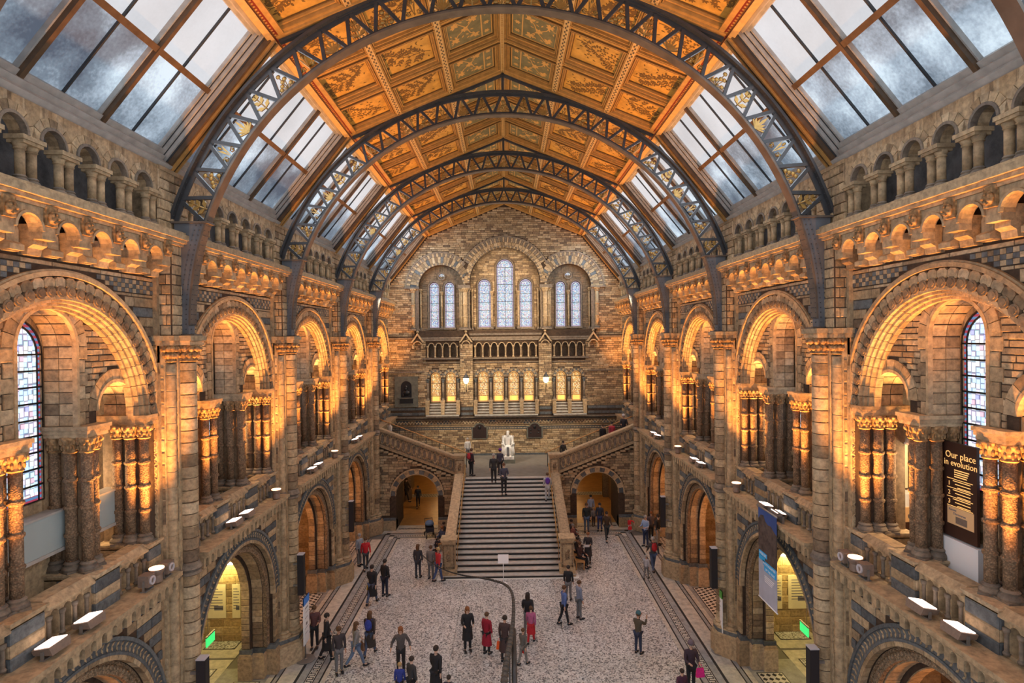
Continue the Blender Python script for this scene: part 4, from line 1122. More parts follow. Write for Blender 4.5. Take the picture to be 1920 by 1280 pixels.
# string courses, gabled heads, dwarf arcades
b = MB()
b.box(-9.2, 9.2, YB-.12, YB+.05, 12.03, 12.13); b.box(-9.2, 9.2, YB-.08, YB+.05, 11.97, 12.04)
b.box(-2.7, 2.7, YB-.1, YB+.5, 12.25, 12.4); b.box(-9.2, 9.2, YB-.14, YB+.05, 6.02, 6.12); b.box(-9.2, 9.2, YB-.3, YB+.05, 6.12, 6.2)
for (u0, u1) in ((-6.2, -3.4), (-2.5, 2.5), (3.4, 6.2)):
    b.box(u0, u1, YB-.16, YB+.4, 10.48, 10.6); b.box(u0, u1, YB-.1, YB+.4, 10.2, 10.26); b.box(u0, u1, YB-.12, YB+.1, 11.86, 11.97)
for (u0, u1) in ((-9.2, -6.1), (-3.45, -2.4), (2.4, 3.45), (6.1, 9.2)): b.box(u0, u1, YB-.10, YB+.05, 9.5, 9.6)
S.append(('string_course', b.mesh('string_course', M['stone_dark']), None, None, None, None, None))
b = MB()
for s in (-1, 1):
    for x in (2.95, 6.55):
        c = s*x
        b.prism([(c-.5, 11.75), (c, 12.45), (c+.5, 11.75), (c+.38, 11.75), (c, 12.28), (c-.38, 11.75)], mB, -.36, .0)
        b.band(c, 11.55, .26, .34, 0, pi, 10, -.3, .0, mB)
        b.box(c-.40, c-.26, YB-.3, YB, 11.3, 11.6); b.box(c+.26, c+.40, YB-.3, YB, 11.3, 11.6)
        b.ball((c, YB-.2, 12.55), .1, 8, 6)
S.append(('gabled_head', b.mesh('gabled_head', M['stone']), None, None, None, None, None))
for s in (-1, 1):
    bq = MB(); bq.box(*sorted((s*2.45, s*3.42)), YB-.22, YB, 6.2, 11.9); S.append(('buttress', bq.mesh('buttress', M['joint']), None, None, None, None, None))
    q = masonry(min(s*2.46, s*3.41), max(s*2.46, s*3.41), 6.95, 11.6, .155, .38, rs=rs, var=.3)
    lay(q, YB-.22, lambda t: 'brick' if rs.random() < .75 else 'brick_dark', S, 0, depth=.05, axis='y', rs=rs, gap=.008)
bb = MB()
for x in [NX[0]-.275+i*.55 for i in range(5)]+[NX[4]-.285+i*.57 for i in range(9)]+[NX[12]-.275+i*.55 for i in range(5)]:
    bb.lathe([(.085, 10.6), (.1, 10.66), (.055, 10.72), (.055, 11.3), (.09, 11.4), (.1, 11.5)], x, YB-.06, 8)
S.append(('colonnette', bb.mesh('colonnette', M['stone']), None, None, None, None, None))
bb = MB(); 
for x in NX: bb.band(x, 11.5, .17, .23, 0, pi, 8, -.06, .02, mB)
S.append(('arcade_moulding', bb.mesh('arcade_moulding', M['stone']), None, None, None, None, None))
bb = MB(); bb.box(-6.3, 6.3, YB+.45, YB+.5, 10.4, 12); S.append(('arcade_recess', bb.mesh('arcade_recess', M['brick_dark']), None, None, None, None, None))
# lower window rings and colonnettes
for x, hw in LOWX:
    ringf('voussoir', x, 9.14, hw+.06, hw+.18, 11, -.05, .02, ['stone', 'brick_grey'], lambda u, z: True)
b = MB()
for x, hw in LOWX: b.band(x, 9.14, hw, hw+.06, 0, pi, 12, -.04, .3, mB); b.band(x, 9.14, hw+.18, hw+.235, 0, pi, 12, -.08, .02, mB)
S.append(('arch_moulding', b.mesh('arch_moulding', M['stone_dark']), None, None, None, None, None))
for x in (-5.85, -4.71, -3.57, -2.28, -1.14, 0, 1.14, 2.28, 3.57, 4.71, 5.85):
    col(x, .07, 7.45, 8.75, -.02, 'stone_dark', 'brick_grey', 2)
    p = MB(); p.box(x-.13, x+.13, YB-.5, YB, 6.4, 7.36); p.box(x-.15, x+.15, YB-.52, YB, 7.3, 7.42); S.append(('pedestal', p.mesh('pedestal', M['stone']), None, None, None, None, None))
b = MB()
for (u0, u1) in ((-5.95, -3.5), (-2.35, 2.35), (3.5, 5.95)):
    for k in range(5): b.box(u0, u1, YB-.02-.11*(5-k), YB+.02, 6.30+k*.2, 6.38+k*.2)
b2 = MB(); 
for (u0, u1) in ((-5.95, -3.5), (-2.35, 2.35), (3.5, 5.95)):
    for k in range(5): b2.box(u0+.01, u1-.01, YB+.03-.11*(5-k), YB+.02, 6.2+k*.2, 6.30+k*.2)
S.append(('sill_risers', b2.mesh('sill_risers', M['stone_dark']), None, None, None, None, None))
S.append(('sill_steps', b.mesh('sill_steps', M['pale_stone']), None, None, None, None, None))
for (z0, z1) in ((6.30, 6.52), (6.68, 6.9)):
    for (u0, u1, d) in ((-9.1, -6.1, 0), (-3.4, -2.47, -.22), (2.47, 3.4, -.22), (6.1, 9.1, 0)):
        q = masonry(u0, u1, z0, z1, z1-z0, .6, rs=rs); lay(q, YB+d, lambda t: 'brick_grey', S, 30, depth=.05, axis='y', rs=rs)
# zigzag and dotted frieze
M['cream'] = stone('cream terracotta', [(.62,.50,.33), (.55,.43,.27)])
zz = MB(); z2 = MB()
for i in range(76):
    u = -9.1+i*.24
    zz.prism([(u, 5.62), (u+.12, 5.80), (u+.24, 5.62), (u+.24, 5.70), (u+.12, 5.88), (u, 5.70)], mB, -.035, 0)
    for j in range(2): z2.box(u+j*.12, u+j*.12+.06, YB-.03, YB, 5.28, 5.34)
S.append(('zigzag_frieze', zz.mesh('zigzag_frieze', M['cream']), None, None, None, 'stuff', None)); S.append(('dotted_frieze', z2.mesh('dotted_frieze', M['cream']), None, None, None, 'stuff', None))
b = MB(); b.box(-9.2, 9.2, YB-.02, YB+.02, 5.56, 5.60); b.box(-9.2, 9.2, YB-.05, YB+.02, 5.92, 5.97); b.box(-9.2, 9.2, YB-.05, YB+.02, 5.44, 5.5); bl_at(-9.1, 9.1, 5.6, 5.92, [], 0, ('brick_dark', 'brick_grey'))
S.append(('frieze_moulding', b.mesh('frieze_moulding', M['stone']), None, None, None, None, None))
b = MB(); b.box(-9.2, 9.2, YB-.012, YB+.02, 5.2, 5.42); b.box(-9.2, 9.2, YB-.08, YB, 3.28, 3.42); S.append(('frieze_ground', b.mesh('frieze_ground', M['brick_grey']), None, None, None, None, None))
put(S, wb); print('back spec', len(S))
# windows of the back wall
M['bstain'] = stained_mat('stained glass of the far windows', strength=.95, axis='X', scale=1.15)
M['bborder'] = border_mat('purple and pale border glass', (.48,.33,.55), (.75,.75,.85), .85)
M['wstain'] = stained_mat('amber leaded glass', warm=True, strength=1.2, axis='X', scale=1.5)
M['wplain'] = emit('plain amber lit pane', (1.0,.52,.12), .95)
M['wborder'] = border_mat('amber border glass', (.85,.45,.12), (.45,.16,.04), 1.0)
mpW = lambda a, z, d: (a, YB+d, z)
wn = 24
for (u, hw, zb, zs) in WN+WS:
    r = empty(f'window_{wn}', (u, 0, 0), kind='structure'); wn += 1
    lancet('w', hw-.02, zb, zs, .62, lambda a, z, d: (a, YB+d, z), 7 if hw > .6 else 5, ('bstain', 'bborder'), came=.014, nx=2 if hw > .6 else 1, border=.10, root=r)
for s in (-1, 1):
    r = empty(f'window_{wn}', (s*4.78, 0, 0), kind='structure'); wn += 1
    p = MB(); p.lathe([(.02, 0), (.2, 0), (.2, .02)], n=16, mp=lambda x, y, z: (x, YB+.6+z, 16.72+y)); p.build('pane', M['bstain'], r)
    p = MB(); p.band(0, 16.72, .10, .12, 0, 2*pi, 14, .57, .6, mB); p.build('glazing_bars', M['black'], r)
for x, hw in LOWX:
    r = empty(f'window_{wn}', (x, 0, 0), kind='structure'); wn += 1
    lancet('w', hw-.02, 7.24, 9.14, .3, lambda a, z, d: (a, YB+d, z), 4, ('wstain', 'wborder', 'wplain'), came=.012, border=.09, root=r)
b = MB(); b.box(-6.5, 6.5, YB+.75, YB+.8, 3.3, 20); b.build('outer_wall', M['black'], wb)
b = MB(); b.box(-12, 12, 57, 57.3, 0, 4); b.box(-12, 12, YB+.5, 57, 3.6, 3.8); b.box(-12, -11.7, 38, 57, 0, 4); b.box(11.7, 12, 38, 57, 0, 4)
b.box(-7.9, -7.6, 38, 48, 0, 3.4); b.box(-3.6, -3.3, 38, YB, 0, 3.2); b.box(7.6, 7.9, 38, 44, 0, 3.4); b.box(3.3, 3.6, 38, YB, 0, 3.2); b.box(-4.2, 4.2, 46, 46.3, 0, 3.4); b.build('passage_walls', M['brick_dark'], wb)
# ================================================================== great stair
N_ST = 21; Y0S, Y1S = 29.3, 37.0; HL_ = 3.28
rise, going = HL_/N_ST, (Y1S-Y0S)/N_ST
M['tread'] = plain('pale worn stone tread', (.52,.48,.43), .45, 0, .25, 5)
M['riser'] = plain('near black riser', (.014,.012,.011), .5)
M['white_stone'] = plain('white step border', (.72,.74,.72), .5)
M['side_tread'] = plain('grey side flight tread', (.20,.20,.195), .5, 0, .25, 5)
st = empty('staircase', (0, 0, 0), kind='structure')
p = MB(); p.box(-3.55, 3.55, Y0S-.16, Y0S+.5, .001, .012)
p.build('white_border', M['white_stone'], st)
for i in range(N_ST):
    y = Y0S+i*going; z = (i+1)*rise; w = 2.78 if i > 1 else (3.25 if i == 0 else 3.0)
    p = MB(); p.box(-w, w, y-.03, y+going+.02, z-.05, z)
    if i < 2:
        for s in (-1, 1): p.lathe([(.24-.08*i, z-.05), (.24-.08*i, z)], s*w, y+.22, 14)
    o = p.build('tread', M['tread'], st)
    p = MB(); p.box(-w+.01, w-.01, y, y+going, z-rise, z-.05); p.build('riser', M['riser'], o)
p = MB(); p.box(-3.2, 3.2, Y1S, YB, 3.0, HL_); p.build('landing', M['stone_dark'], st)
p = MB(); p.box(-3.05, 3.05, Y1S+.02, 43.8, HL_, HL_+.004); p.build('landing_floor', plain('worn brown landing floor', (.20,.18,.155), .5, 0, .3, 3), st)
for s in (-1, 1):
    p = MB(); p.box(*sorted((s*3.2, s*8.4)), 39.9, YB, 3.0, HL_); p.build('side_landing', M['stone_dark'], st)
    def zc(y): return 1.72+(y-30.1)*(3.58-1.72)/(36.7-30.1)
    ms = lambda a, z, d: (s*d, a, z)
    p = MB(); p.prism([(29.6, 0), (37.2, 0), (37.2, zc(37.2)-.16), (29.6, zc(29.6)-.16)], ms, 2.80, 3.18); p.build('string_wall', M['brick'], st)
    p = MB(); p.prism([(30.0, zc(30.0)-.16), (37.0, zc(37.0)-.16), (37.0, zc(37.0)), (30.0, zc(30.0))], ms, 2.72, 3.26); 
    p.prism([(30.0, zc(30.0)-.0), (37.0, zc(37.0)-.0), (37.0, zc(37.0)+.03), (30.0, zc(30.0)+.03)], ms, 2.80, 3.18); p.build('coping', M['stone'], st)
    for (yc_, z0, z1, hw) in ((29.72, 0, 1.95, .36), (37.0, 3.0, 4.72, .34)):
        p = MB(); c = s*2.98
        p.box(c-hw-.04, c+hw+.04, yc_-hw-.04, yc_+hw+.04, z0, z0+.45); p.box(c-hw+.05, c+hw-.05, yc_-hw+.05, yc_+hw-.05, z0+.45, z1-.25)
        for k in range(4): p.box(c-hw+.04-.03*k, c+hw-.04+.03*k, yc_-hw+.04-.03*k, yc_+hw-.04+.03*k, z1-.25+.06*k, z1-.19+.06*k)
        o = p.build('newel', M['stone'], st)
        p = MB(); f = yc_-hw+.05
        for (a0, a1, b0, b1) in ((c-hw+.08, c+hw-.08, z0+.5, z0+.56), (c-hw+.08, c+hw-.08, z1-.34, z1-.28), (c-hw+.08, c-hw+.14, z0+.5, z1-.3), (c+hw-.14, c+hw-.08, z0+.5, z1-.3)): p.box(a0, a1, f-.04, f, b0, b1)
        zm = (z0+z1)/2+.08
        p.ball((c, f, zm), (.12, .05, .2), 8, 6); p.ball((c+.06, f, zm+.22), (.07, .05, .08), 8, 6); p.tube([(c-.1, f-.02, zm-.2), (c+.12, f-.02, zm-.15)], .03, 5)
        p.build('carved_panel', M['carved_fine'], o)
    p = MB(); pts = [(s*2.62, 30.2, 1.25), (s*2.62, 36.9, 4.1)]; p.tube(pts, .025, 6)
    for k in range(8): y = 30.3+k*.93; z = (y-Y0S)/going*rise; p.tube([(s*2.62, y, z), (s*2.62, y, 1.25+(y-30.2)*.4254)], .012, 4)
    p.build('handrail', M['gold_mould'], st)
# side flights
SL = .385
for s in (-1, 1):
    fl = empty('staircase', (0, 0, 0), kind='structure'); S = []
    ms = lambda a, z, d: (s*a, 37.0+d, z)
    zf = lambda u: 3.35+SL*(abs(u)-3.3)
    b = MB(); plate(b, 3.2, 8.5, 0, 6, [(5.7, 1.32, 0, 2.15)], 0, .42, ms, top=(zf, [3.3+.3*i for i in range(18)]), seg=24)
    plate(b, 3.2, 8.5, 0, 3.5, [(5.7, 1.32, 0, 2.15)], .42, 2.6, ms, seg=24, top=((lambda u: min(3.5, zf(u)-.1)), []))
    S.append(('flight_wall', b.mesh('flight_wall', M['joint']), None, None, None, None, None))
    tp = lambda z: 8.4
    q = masonry(3.3, 8.1, .9, 5.2, .17, .42, [(5.7, 1.72, 0, 2.15)], rs=rs, var=.3)
    q = [t for t in q if t[3] < zf(t[0])-.02]
    q = [((s*t[0] if s > 0 else -t[1]), (s*t[1] if s > 0 else -t[0]))+t[2:] for t in q]
    lay(q, 37.0, lambda t: 'brick' if rs.random() < .75 else 'brick_dark', S, 90, depth=.05, axis='y', rs=rs, gap=.008)
    mbv = MB(); w = pi/15; mbv.band(0, 0, 1.36, 1.64, pi/2-w/2+.006, pi/2+w/2-.006, 2, -.04, .03, lambda u, z, d: (u, d, z)); me = [mbv.mesh('voussoir', M['brick_grey']), mbv.mesh('voussoir', M['brick'])]
    for i in range(15): S.append(('voussoir', me[i % 2], (s*5.7, 37.0, 2.15), (0, pi/2-w*(i+.5), 0), None, None, None))
    b = MB(); b.band(5.7, 2.15, 1.64, 1.72, 0, pi, 24, -.09, .02, ms); b.band(5.7, 2.15, 1.32, 1.37, 0, pi, 24, -.06, .2, ms)
    b.box(*sorted((s*3.3, s*4.04)), 36.9, 37.02, 2.08, 2.16); b.box(*sorted((s*7.36, s*8.2)), 36.9, 37.02, 2.08, 2.16)
    S.append(('arch_moulding', b.mesh('arch_moulding', M['stone']), None, None, None, None, None))
    b = MB()
    for (u0, u1) in ((3.3, 4.38), (7.02, 8.3)): b.box(*sorted((s*u0, s*u1)), 36.85, 37.5, 0, .62)
    S.append(('plinth', b.mesh('plinth', M['brick']), None, None, None, None, None))
    b = MB()
    for (u0, u1) in ((3.3, 4.36), (7.04, 8.3)): b.box(*sorted((s*u0, s*u1)), 36.9, 37.4, .62, .78)
    S.append(('grey_course', b.mesh('grey_course', M['brick_grey']), None, None, None, None, None))
    b = MB()
    for i in range(16):      # stepped moulding under the balustrade
        u = 3.3+i*.3; b.box(*sorted((s*u, s*(u+.3))), 36.88, 37.1, zf(u)-.10, zf(u)+.02); b.box(*sorted((s*(u+.25), s*(u+.3))), 36.88, 37.1, zf(u)-.08, zf(u+.3))
    S.append(('stepped_moulding', b.mesh('stepped_moulding', M['stone']), None, None, None, None, None))
    def slab(mb, o0, o1, d0, d1, u0=3.3, u1=8.05): mb.prism([(u0, zf(u0)+o0), (u1, zf(u1)+o0), (u1, zf(u1)+o1), (u0, zf(u0)+o1)], ms, d0, d1)
    b = MB(); slab(b, .10, .26, -.06, .26); S.append(('bottom_rail', b.mesh('bottom_rail', M['stone']), None, None, None, None, None))
    b = MB(); slab(b, 1.06, 1.16, -.06, .26); slab(b, 1.16, 1.28, -.14, .34); S.append(('top_rail', b.mesh('top_rail', M['stone']), None, None, None, None, None))
    ov = MB()
    pts = [(.13*cos(2*pi*i/16), 0, .32*sin(2*pi*i/16)) for i in range(16)]
    ov.tube(pts, .045, 6, closed=True); ov.tube([(.165, 0, -.36), (.165, 0, .42)], .035, 6); ov.ball((.165, 0, .3), .05, 6, 4)
    ome_ = ov.mesh('baluster', M['stone'])
    for i in range(14): 
        u = 3.56+i*.33; S.append(('baluster', ome_, (s*u, 37.1, zf(u)+.66), None, (s, 1, 1), None, None))
    b = MB(); slab(b, .26, 1.06, .10, .16); S.append(('balustrade_web', b.mesh('balustrade_web', M['stone_dark']), None, None, None, None, None))
    for i in range(18):
        u = 3.25+i*.3; z = HL_+.115*(i+1)+.0
        k = len(S)
        b = MB(); b.box(*sorted((s*(u-.02), s*(u+.32))), 37.3, 39.8, z-.04, z); S.append(('tread', b.mesh('tread', M['side_tread']), None, None, None, None, None))
        b = MB(); b.box(*sorted((s*u, s*(u+.3))), 37.3, 39.8, z-.3, z-.04); S.append(('riser', b.mesh('riser', M['riser']), None, None, None, None, k))
    b = MB(); hz = lambda u: 4.22+.40*(abs(u)-2.56)
    b.tube([(s*2.6, 39.7, 4.2)]+[(s*(3.0+i), 39.7, hz(3.0+i)) for i in range(7)], .04, 8); S.append(('handrail', b.mesh('handrail', M['handrail']), None, None, None, None, None))
    b = MB()
    for i in range(7):
        u = 2.75+i*.9; z = HL_+.383*max(0, u-3.25); b.tube([(s*u, 39.7, z), (s*u, 39.7, hz(u))], .025, 5); 
        b.tube([(s*u, 39.7, hz(u)-.1), (s*(u+.45), 39.7, z+.25), (s*(u+.5), 39.7, hz(u+.5)-.05)], .014, 4)
    b.tube([(s*2.75, 39.7, 3.4), (s*8.6, 39.7, 3.4+.385*5.85)], .016, 4)
    S.append(('iron_balusters', b.mesh('iron_balusters', M['black']), None, None, None, None, None))
    put(S, fl)
# ================================================================== lamps of the hall, added fill spots, daylight at the skylights
EL = dict(flood=4600, small=850, ceil=3000, day=185)
LW = {(-1, 0): 0}
for sg in (-1, 1):
    for k in range(-1, 5):
        yc = P0+BAY*(k+.5)
        v, _, z = mS(2.2, 0, -.15)
        lamp('skylight_daylight', 'AREA', (sg*v, yc, z), EL['day']*(2.0 if k == 4 else 1), (.76, .89, 1.0), 6.0, target=(sg*(v-.779*3), yc, z-.628*3), size_y=3.6)
    for k in range(5):
        yc = BAY_Y[k]
        for du in (-1, 1):
            lamp('floodlight', 'SPOT', (sg*8.0, yc+du*2.05, 6.75), EL['flood'], WARM, .15, target=(sg*8.72, yc+du*1.75, 14.0), spot=1.15, blend=.6)
            lamp('uplight', 'SPOT', (sg*9.35, yc+du*1.98, 6.35), EL['small']*3, GOLD, .1, target=(sg*9.35, yc+du*1.98, 12), spot=.42, blend=.6)
        lamp('ceiling_flood', 'SPOT', (sg*8.0, yc, 6.8), EL['ceil'], (1.0,.66,.32), .15, target=(-sg*2.5, yc+1.0, 21.5), spot=.75, blend=.8)
        lamp('gallery_light', 'POINT', (sg*10.5, yc+2.2, 8.8), 170, (1.0, .7, .4), .2)
for sg in (-1, 1):
    for k, e in ((0, 170), (1, 160), (2, 170), (3, 170)):
        lamp('aisle_lamp', 'POINT', (sg*11.0, BAY_Y[k]+(1.6 if k == 1 else 0), 4.2), e*1.3, (1.0, .72, .18) if k == 1 else WARM, .3)
for s in (-1, 1):
    for y in (41.5, 47.5, 52): lamp('passage_lamp', 'POINT', (s*5.7, y, 2.8), 60, (1.0,.55,.2), .2)
for s in (-1, 1): lamp('back_wall_fill', 'SPOT', (s*8.0, 34.5, 14.95), 6000, (1.0,.74,.45), .2, target=(-s*2.0, YB, 13.5), spot=1.0, blend=.8)  # added fill spots without a fixture, brighten the upper back wall
for s in (-1, 1): lamp('landing_fill', 'SPOT', (s*7.9, 35.6, 14.9), 4800, (1.0,.82,.56), .2, target=(s*2.0, YB, 5.0), spot=.8, blend=.8)  # more added fill, lifts the wall behind the landing, no real lamp there
# ================================================================== things on the walls and the floor
def text(body, size, mat, parent, loc, rot, name='lettering', align='CENTER', ext=.002):
    c = bpy.data.curves.new(name, 'FONT'); c.body = body; c.size = size; c.align_x = align; c.extrude = ext; c.materials.append(M[mat]); c.resolution_u = 2
    o = obj(name, c, parent, loc, rot); return o
M['lens'] = emit('glowing floodlight lens', (1.0,.78,.66), 3.2)
M['lens_warm'] = emit('warm lamp top', (1.0,.50,.25), 5)
M['steel'] = plain('dull steel', (.30,.29,.28), .4, .6, .1)
M['white'] = plain('white card', (.80,.80,.82), .5)
M['speaker'] = plain('black speaker cloth', (.02,.017,.02), .7)
M['lilac'] = plain('pale grey plastic', (.50,.46,.48), .5)
M['fixture'] = plain('brown grey lamp housing', (.26,.19,.15), .5, .2, .2)
# --- floodlights of the ledges
fl0 = empty('floodlight', (0,0,0)); p = MB()
p.hexa([(-.20,-.26,.10), (.20,-.26,.10), (.20,.26,.10), (-.20,.26,.10), (-.15,-.30,.28), (.22,-.30,.22), (.22,.30,.22), (-.15,.30,.28)]); p.build('housing', M['fixture'], fl0)
p = MB(); p.hexa([(-.13,-.25,.28), (.19,-.25,.228), (.19,.25,.228), (-.13,.25,.28), (-.13,-.25,.30), (.19,-.25,.248), (.19,.25,.248), (-.13,.25,.30)]); p.build('glowing_lens', M['lens'], fl0)
p = MB(); p.box(-.03,.03,-.30,-.27,0,.2); p.box(-.03,.03,.27,.30,0,.2); p.box(-.05,.05,-.30,.30,0,.03); p.build('bracket', M['steel'], fl0)
ur0 = empty('uplighter', (0,0,0)); p = MB(); p.lathe([(.10,0), (.13,.04), (.12,.2), (.17,.3), (.18,.34)], n=14); p.build('bowl', M['fixture'], ur0)
p = MB(); p.lathe([(.01,.335), (.16,.335), (.16,.36), (.01,.36)], n=14); p.build('glowing_top', M['lens_warm'], ur0)
sp0 = empty('spotlight', (0,0,0)); p = MB(); p.box(-.11,.13,-.13,.13,.10,.36); p.build('housing', M['fixture'], sp0)
p = MB(); p.lathe([(.10,0), (.10,.03), (.065,.03), (.06,.0)], n=14, mp=lambda x,y,z: (-.11-z, x, .23+y), cap=False); p.build('lens_ring', M['lilac'], sp0)
p = MB(); p.box(-.02,.02,-.16,-.13,0,.25); p.box(-.02,.02,.13,.16,0,.25); p.box(-.06,.06,-.16,.16,0,.02); p.build('bracket', M['steel'], sp0)
ORD = ['first', 'second', 'third', 'fourth', 'farthest']
def place(proto, first, name, loc, label, cat, group, rotz=0, sc=None):
    r = proto if first else dup(proto); r.location = loc; r.rotation_euler = (0, 0, rotz)
    r['label'] = label; r['category'] = cat
    if group: r['group'] = group
    if sc: r.scale = sc
    return r
ff = True; uu = True; ss = True
for sg, sd in ((-1, 'left'), (1, 'right')):
    for k in range(4):
        yc = BAY_Y[k]
        for du, w in ((-.85, 'nearer'), (.0 if k else .1, 'farther')):
            place(fl0, ff, 'floodlight', (sg*8.26, yc+du-.0, 6.38), f'{w} glowing floodlight of the pair on the {sd} ledge under the {ORD[k]} big arch', 'floodlight', 'floodlights on the gallery ledges', 0 if sg > 0 else pi, (.85, .85, .85)); ff = False
        if k < 3:
            place(ur0, uu, 'uplighter', (sg*8.22, yc+2.25, 6.38), f'round urn-shaped uplighter at the far end of the {sd} ledge, {ORD[k]} arch', 'uplighter', 'urn-shaped uplighters'); uu = False
        if k == 0:
            for y, w in ((1.85, 'nearer'), (2.62, 'farther')):
                place(sp0, ss, 'spotlight', (sg*8.2, yc+y, 6.38), f'{w} unlit box spotlight beside the urn uplighter on the {sd} ledge', 'spotlight', 'box spotlights', 0 if sg > 0 else pi); ss = False
# --- column loudspeakers on the piers
sk = empty('loudspeaker', (0,0,0)); p = MB(); p.box(-.11,.11,-.12,.12,0,1.5); p.build('cabinet', M['speaker'], sk)
p = MB(); p.box(-.115,.115,-.125,.125,1.5,1.53); p.build('top_plate', M['lilac'], sk)
p = MB(); p.box(-.02,.3,-.03,.03,.3,.36); p.box(-.02,.3,-.03,.03,1.1,1.16); p.build('bracket', M['steel'], sk)
p = MB(); p.box(-.118,-.11,-.10,.10,.04,1.46); p.build('grille', M['black'], sk)
i = 0
for sg, sd in ((-1, 'left'), (1, 'right')):
    for k, w in ((1, 'nearest'), (2, 'second'), (3, 'third')):
        place(sk, i == 0, 'loudspeaker', (sg*7.76, PIER_Y[k]-.22, 2.5), f'tall black column loudspeaker on the {w} pier of the {sd} side', 'loudspeaker', 'column loudspeakers', 0 if sg > 0 else pi); i += 1
# --- totem signs
for sg, sd, px, py, col, nm in ((1, 'right', 1352, 1221, (.10,.42,.06), 'green'), (-1, 'left', 573, 1236, (.05,.22,.70), 'blue')):
    q = unproj(px, py); M['totem_'+nm] = plain(nm+' sign heading', col, .5)
    r = empty('sign_stand', q, 0, f'narrow white banner sign with a {nm} top on a round foot, {sd} side', 'sign')
    p = MB(); p.lathe([(.36,0), (.36,.02), (.05,.05), (.05,.06)], n=22); p.build('base', M['steel'], r)
    p = MB(); p.lathe([(.025,.03), (.025,2.45)], n=8); p.build('pole', M['steel'], r)
    p = MB(); p.box(-.06,-.03,-.30,.30,.65,2.4); b_ = p.build('banner', M['white'], r)
    p = MB(); p.box(-.064,-.026,-.30,.30,2.12,2.4); p.build('heading', M['totem_'+nm], r)
    p = MB()
    for j, (a, c, h) in enumerate(((-.15,.15,.05), (-.2,.1,.02), (-.12,.18,.02), (-.08,.08,.10), (-.2,.2,.02), (-.15,.15,.02))): p.box(-.064,-.058,a,c,2.0-j*.19-h,2.0-j*.19)
    o = p.build('printed_marks', M['steel'], r, kind='stuff')
    if sg < 0: r.rotation_euler = (0, 0, pi)
# --- hanging banner
M['ban_blue'] = plain('blue banner print', (.045,.10,.34), .6, 0, .3, 1.0); M['ban_grey'] = plain('silver grey banner print', (.42,.45,.56), .6, 0, .2, 2)
M['ban_dark'] = stone('dark wrinkled animal hide print', [(.10,.075,.07)], rough=.6, bs=0, grime=.8, scale=5, island=False)
M['ban_cyan'] = plain('sky blue box', (.03,.38,.78), .6)
r = empty('hanging_banner', (7.93, 17.82, 3.77), 0, 'long vertical exhibition banner with an animal photograph hanging from the right ledge', 'banner')
p = MB(); p.box(0,.012,-.62,.62,0,1.25); p.build('lower_panel', M['ban_grey'], r)
p = MB(); p.box(0,.012,-.62,.62,1.25,2.3); p.build('animal_print', M['ban_dark'], r)
p = MB(); pts = [(-.62, 2.3), (-.3, 2.1), (-.05, 2.42), (.25, 2.50), (.62, 2.42), (.62, 2.3), (.62, 1.9)]
p.prism([(-.62,2.3), (.62,2.3), (.62,2.83), (-.62,2.83)], lambda a, z, d: (d, a, z), 0, .012); p.build('sky_print', M['ban_blue'], r)
p = MB(); p.prism([(-.62,2.3), (-.62,2.02), (.62,2.02), (.62,2.46), (.45,2.62), (.25,2.66), (.12,2.5), (-.05,2.44), (-.25,2.46), (-.45,2.36)], lambda a, z, d: (d, a, z), -.004, .0); p.build('animal_outline', M['ban_dark'], r)
p = MB(); p.lathe([(.03,-.68), (.03,.68)], n=8, mp=lambda x,y,z: (x, z, 2.86+y)); p.build('rod', M['steel'], r)
p = MB(); p.box(0,.30,-.5,-.46,2.84,2.87); p.box(0,.30,.46,.5,2.84,2.87); p.box(.24,.30,-.5,.5,2.60,2.87); p.build('wall_bracket', M['steel'], r)
p = MB(); p.lathe([(.022,-.64), (.022,.64)], n=8, mp=lambda x,y,z: (x+.006, z, y)); p.build('bottom_bar', M['white'], r)
for (a, c, z0, z1, words) in ((.02,.58,1.36,1.50, 'WILDLIFE'), (.16,.58,1.22,1.35, '2010'), (-.58,.30,1.12,1.26, 'PHOTOGRAPHER'), (-.58,.22,.96,1.11, 'OF THE YEAR')):
    p = MB(); p.box(-.008,-.002,a,c,z0,z1); o = p.build('title_box', M['ban_cyan'], r)
    if words == '2010': continue
    text(words, .115 if len(words) < 10 else .105, 'white', o, (-.009, (a+c)/2, z0+.03), (pi/2, 0, -pi/2))
p = MB()
for j in range(4): p.box(-.004,0,-.45+.05*j,.2,.80-j*.055,.82-j*.055)
p.build('small_print', M['white'], r, kind='stuff')
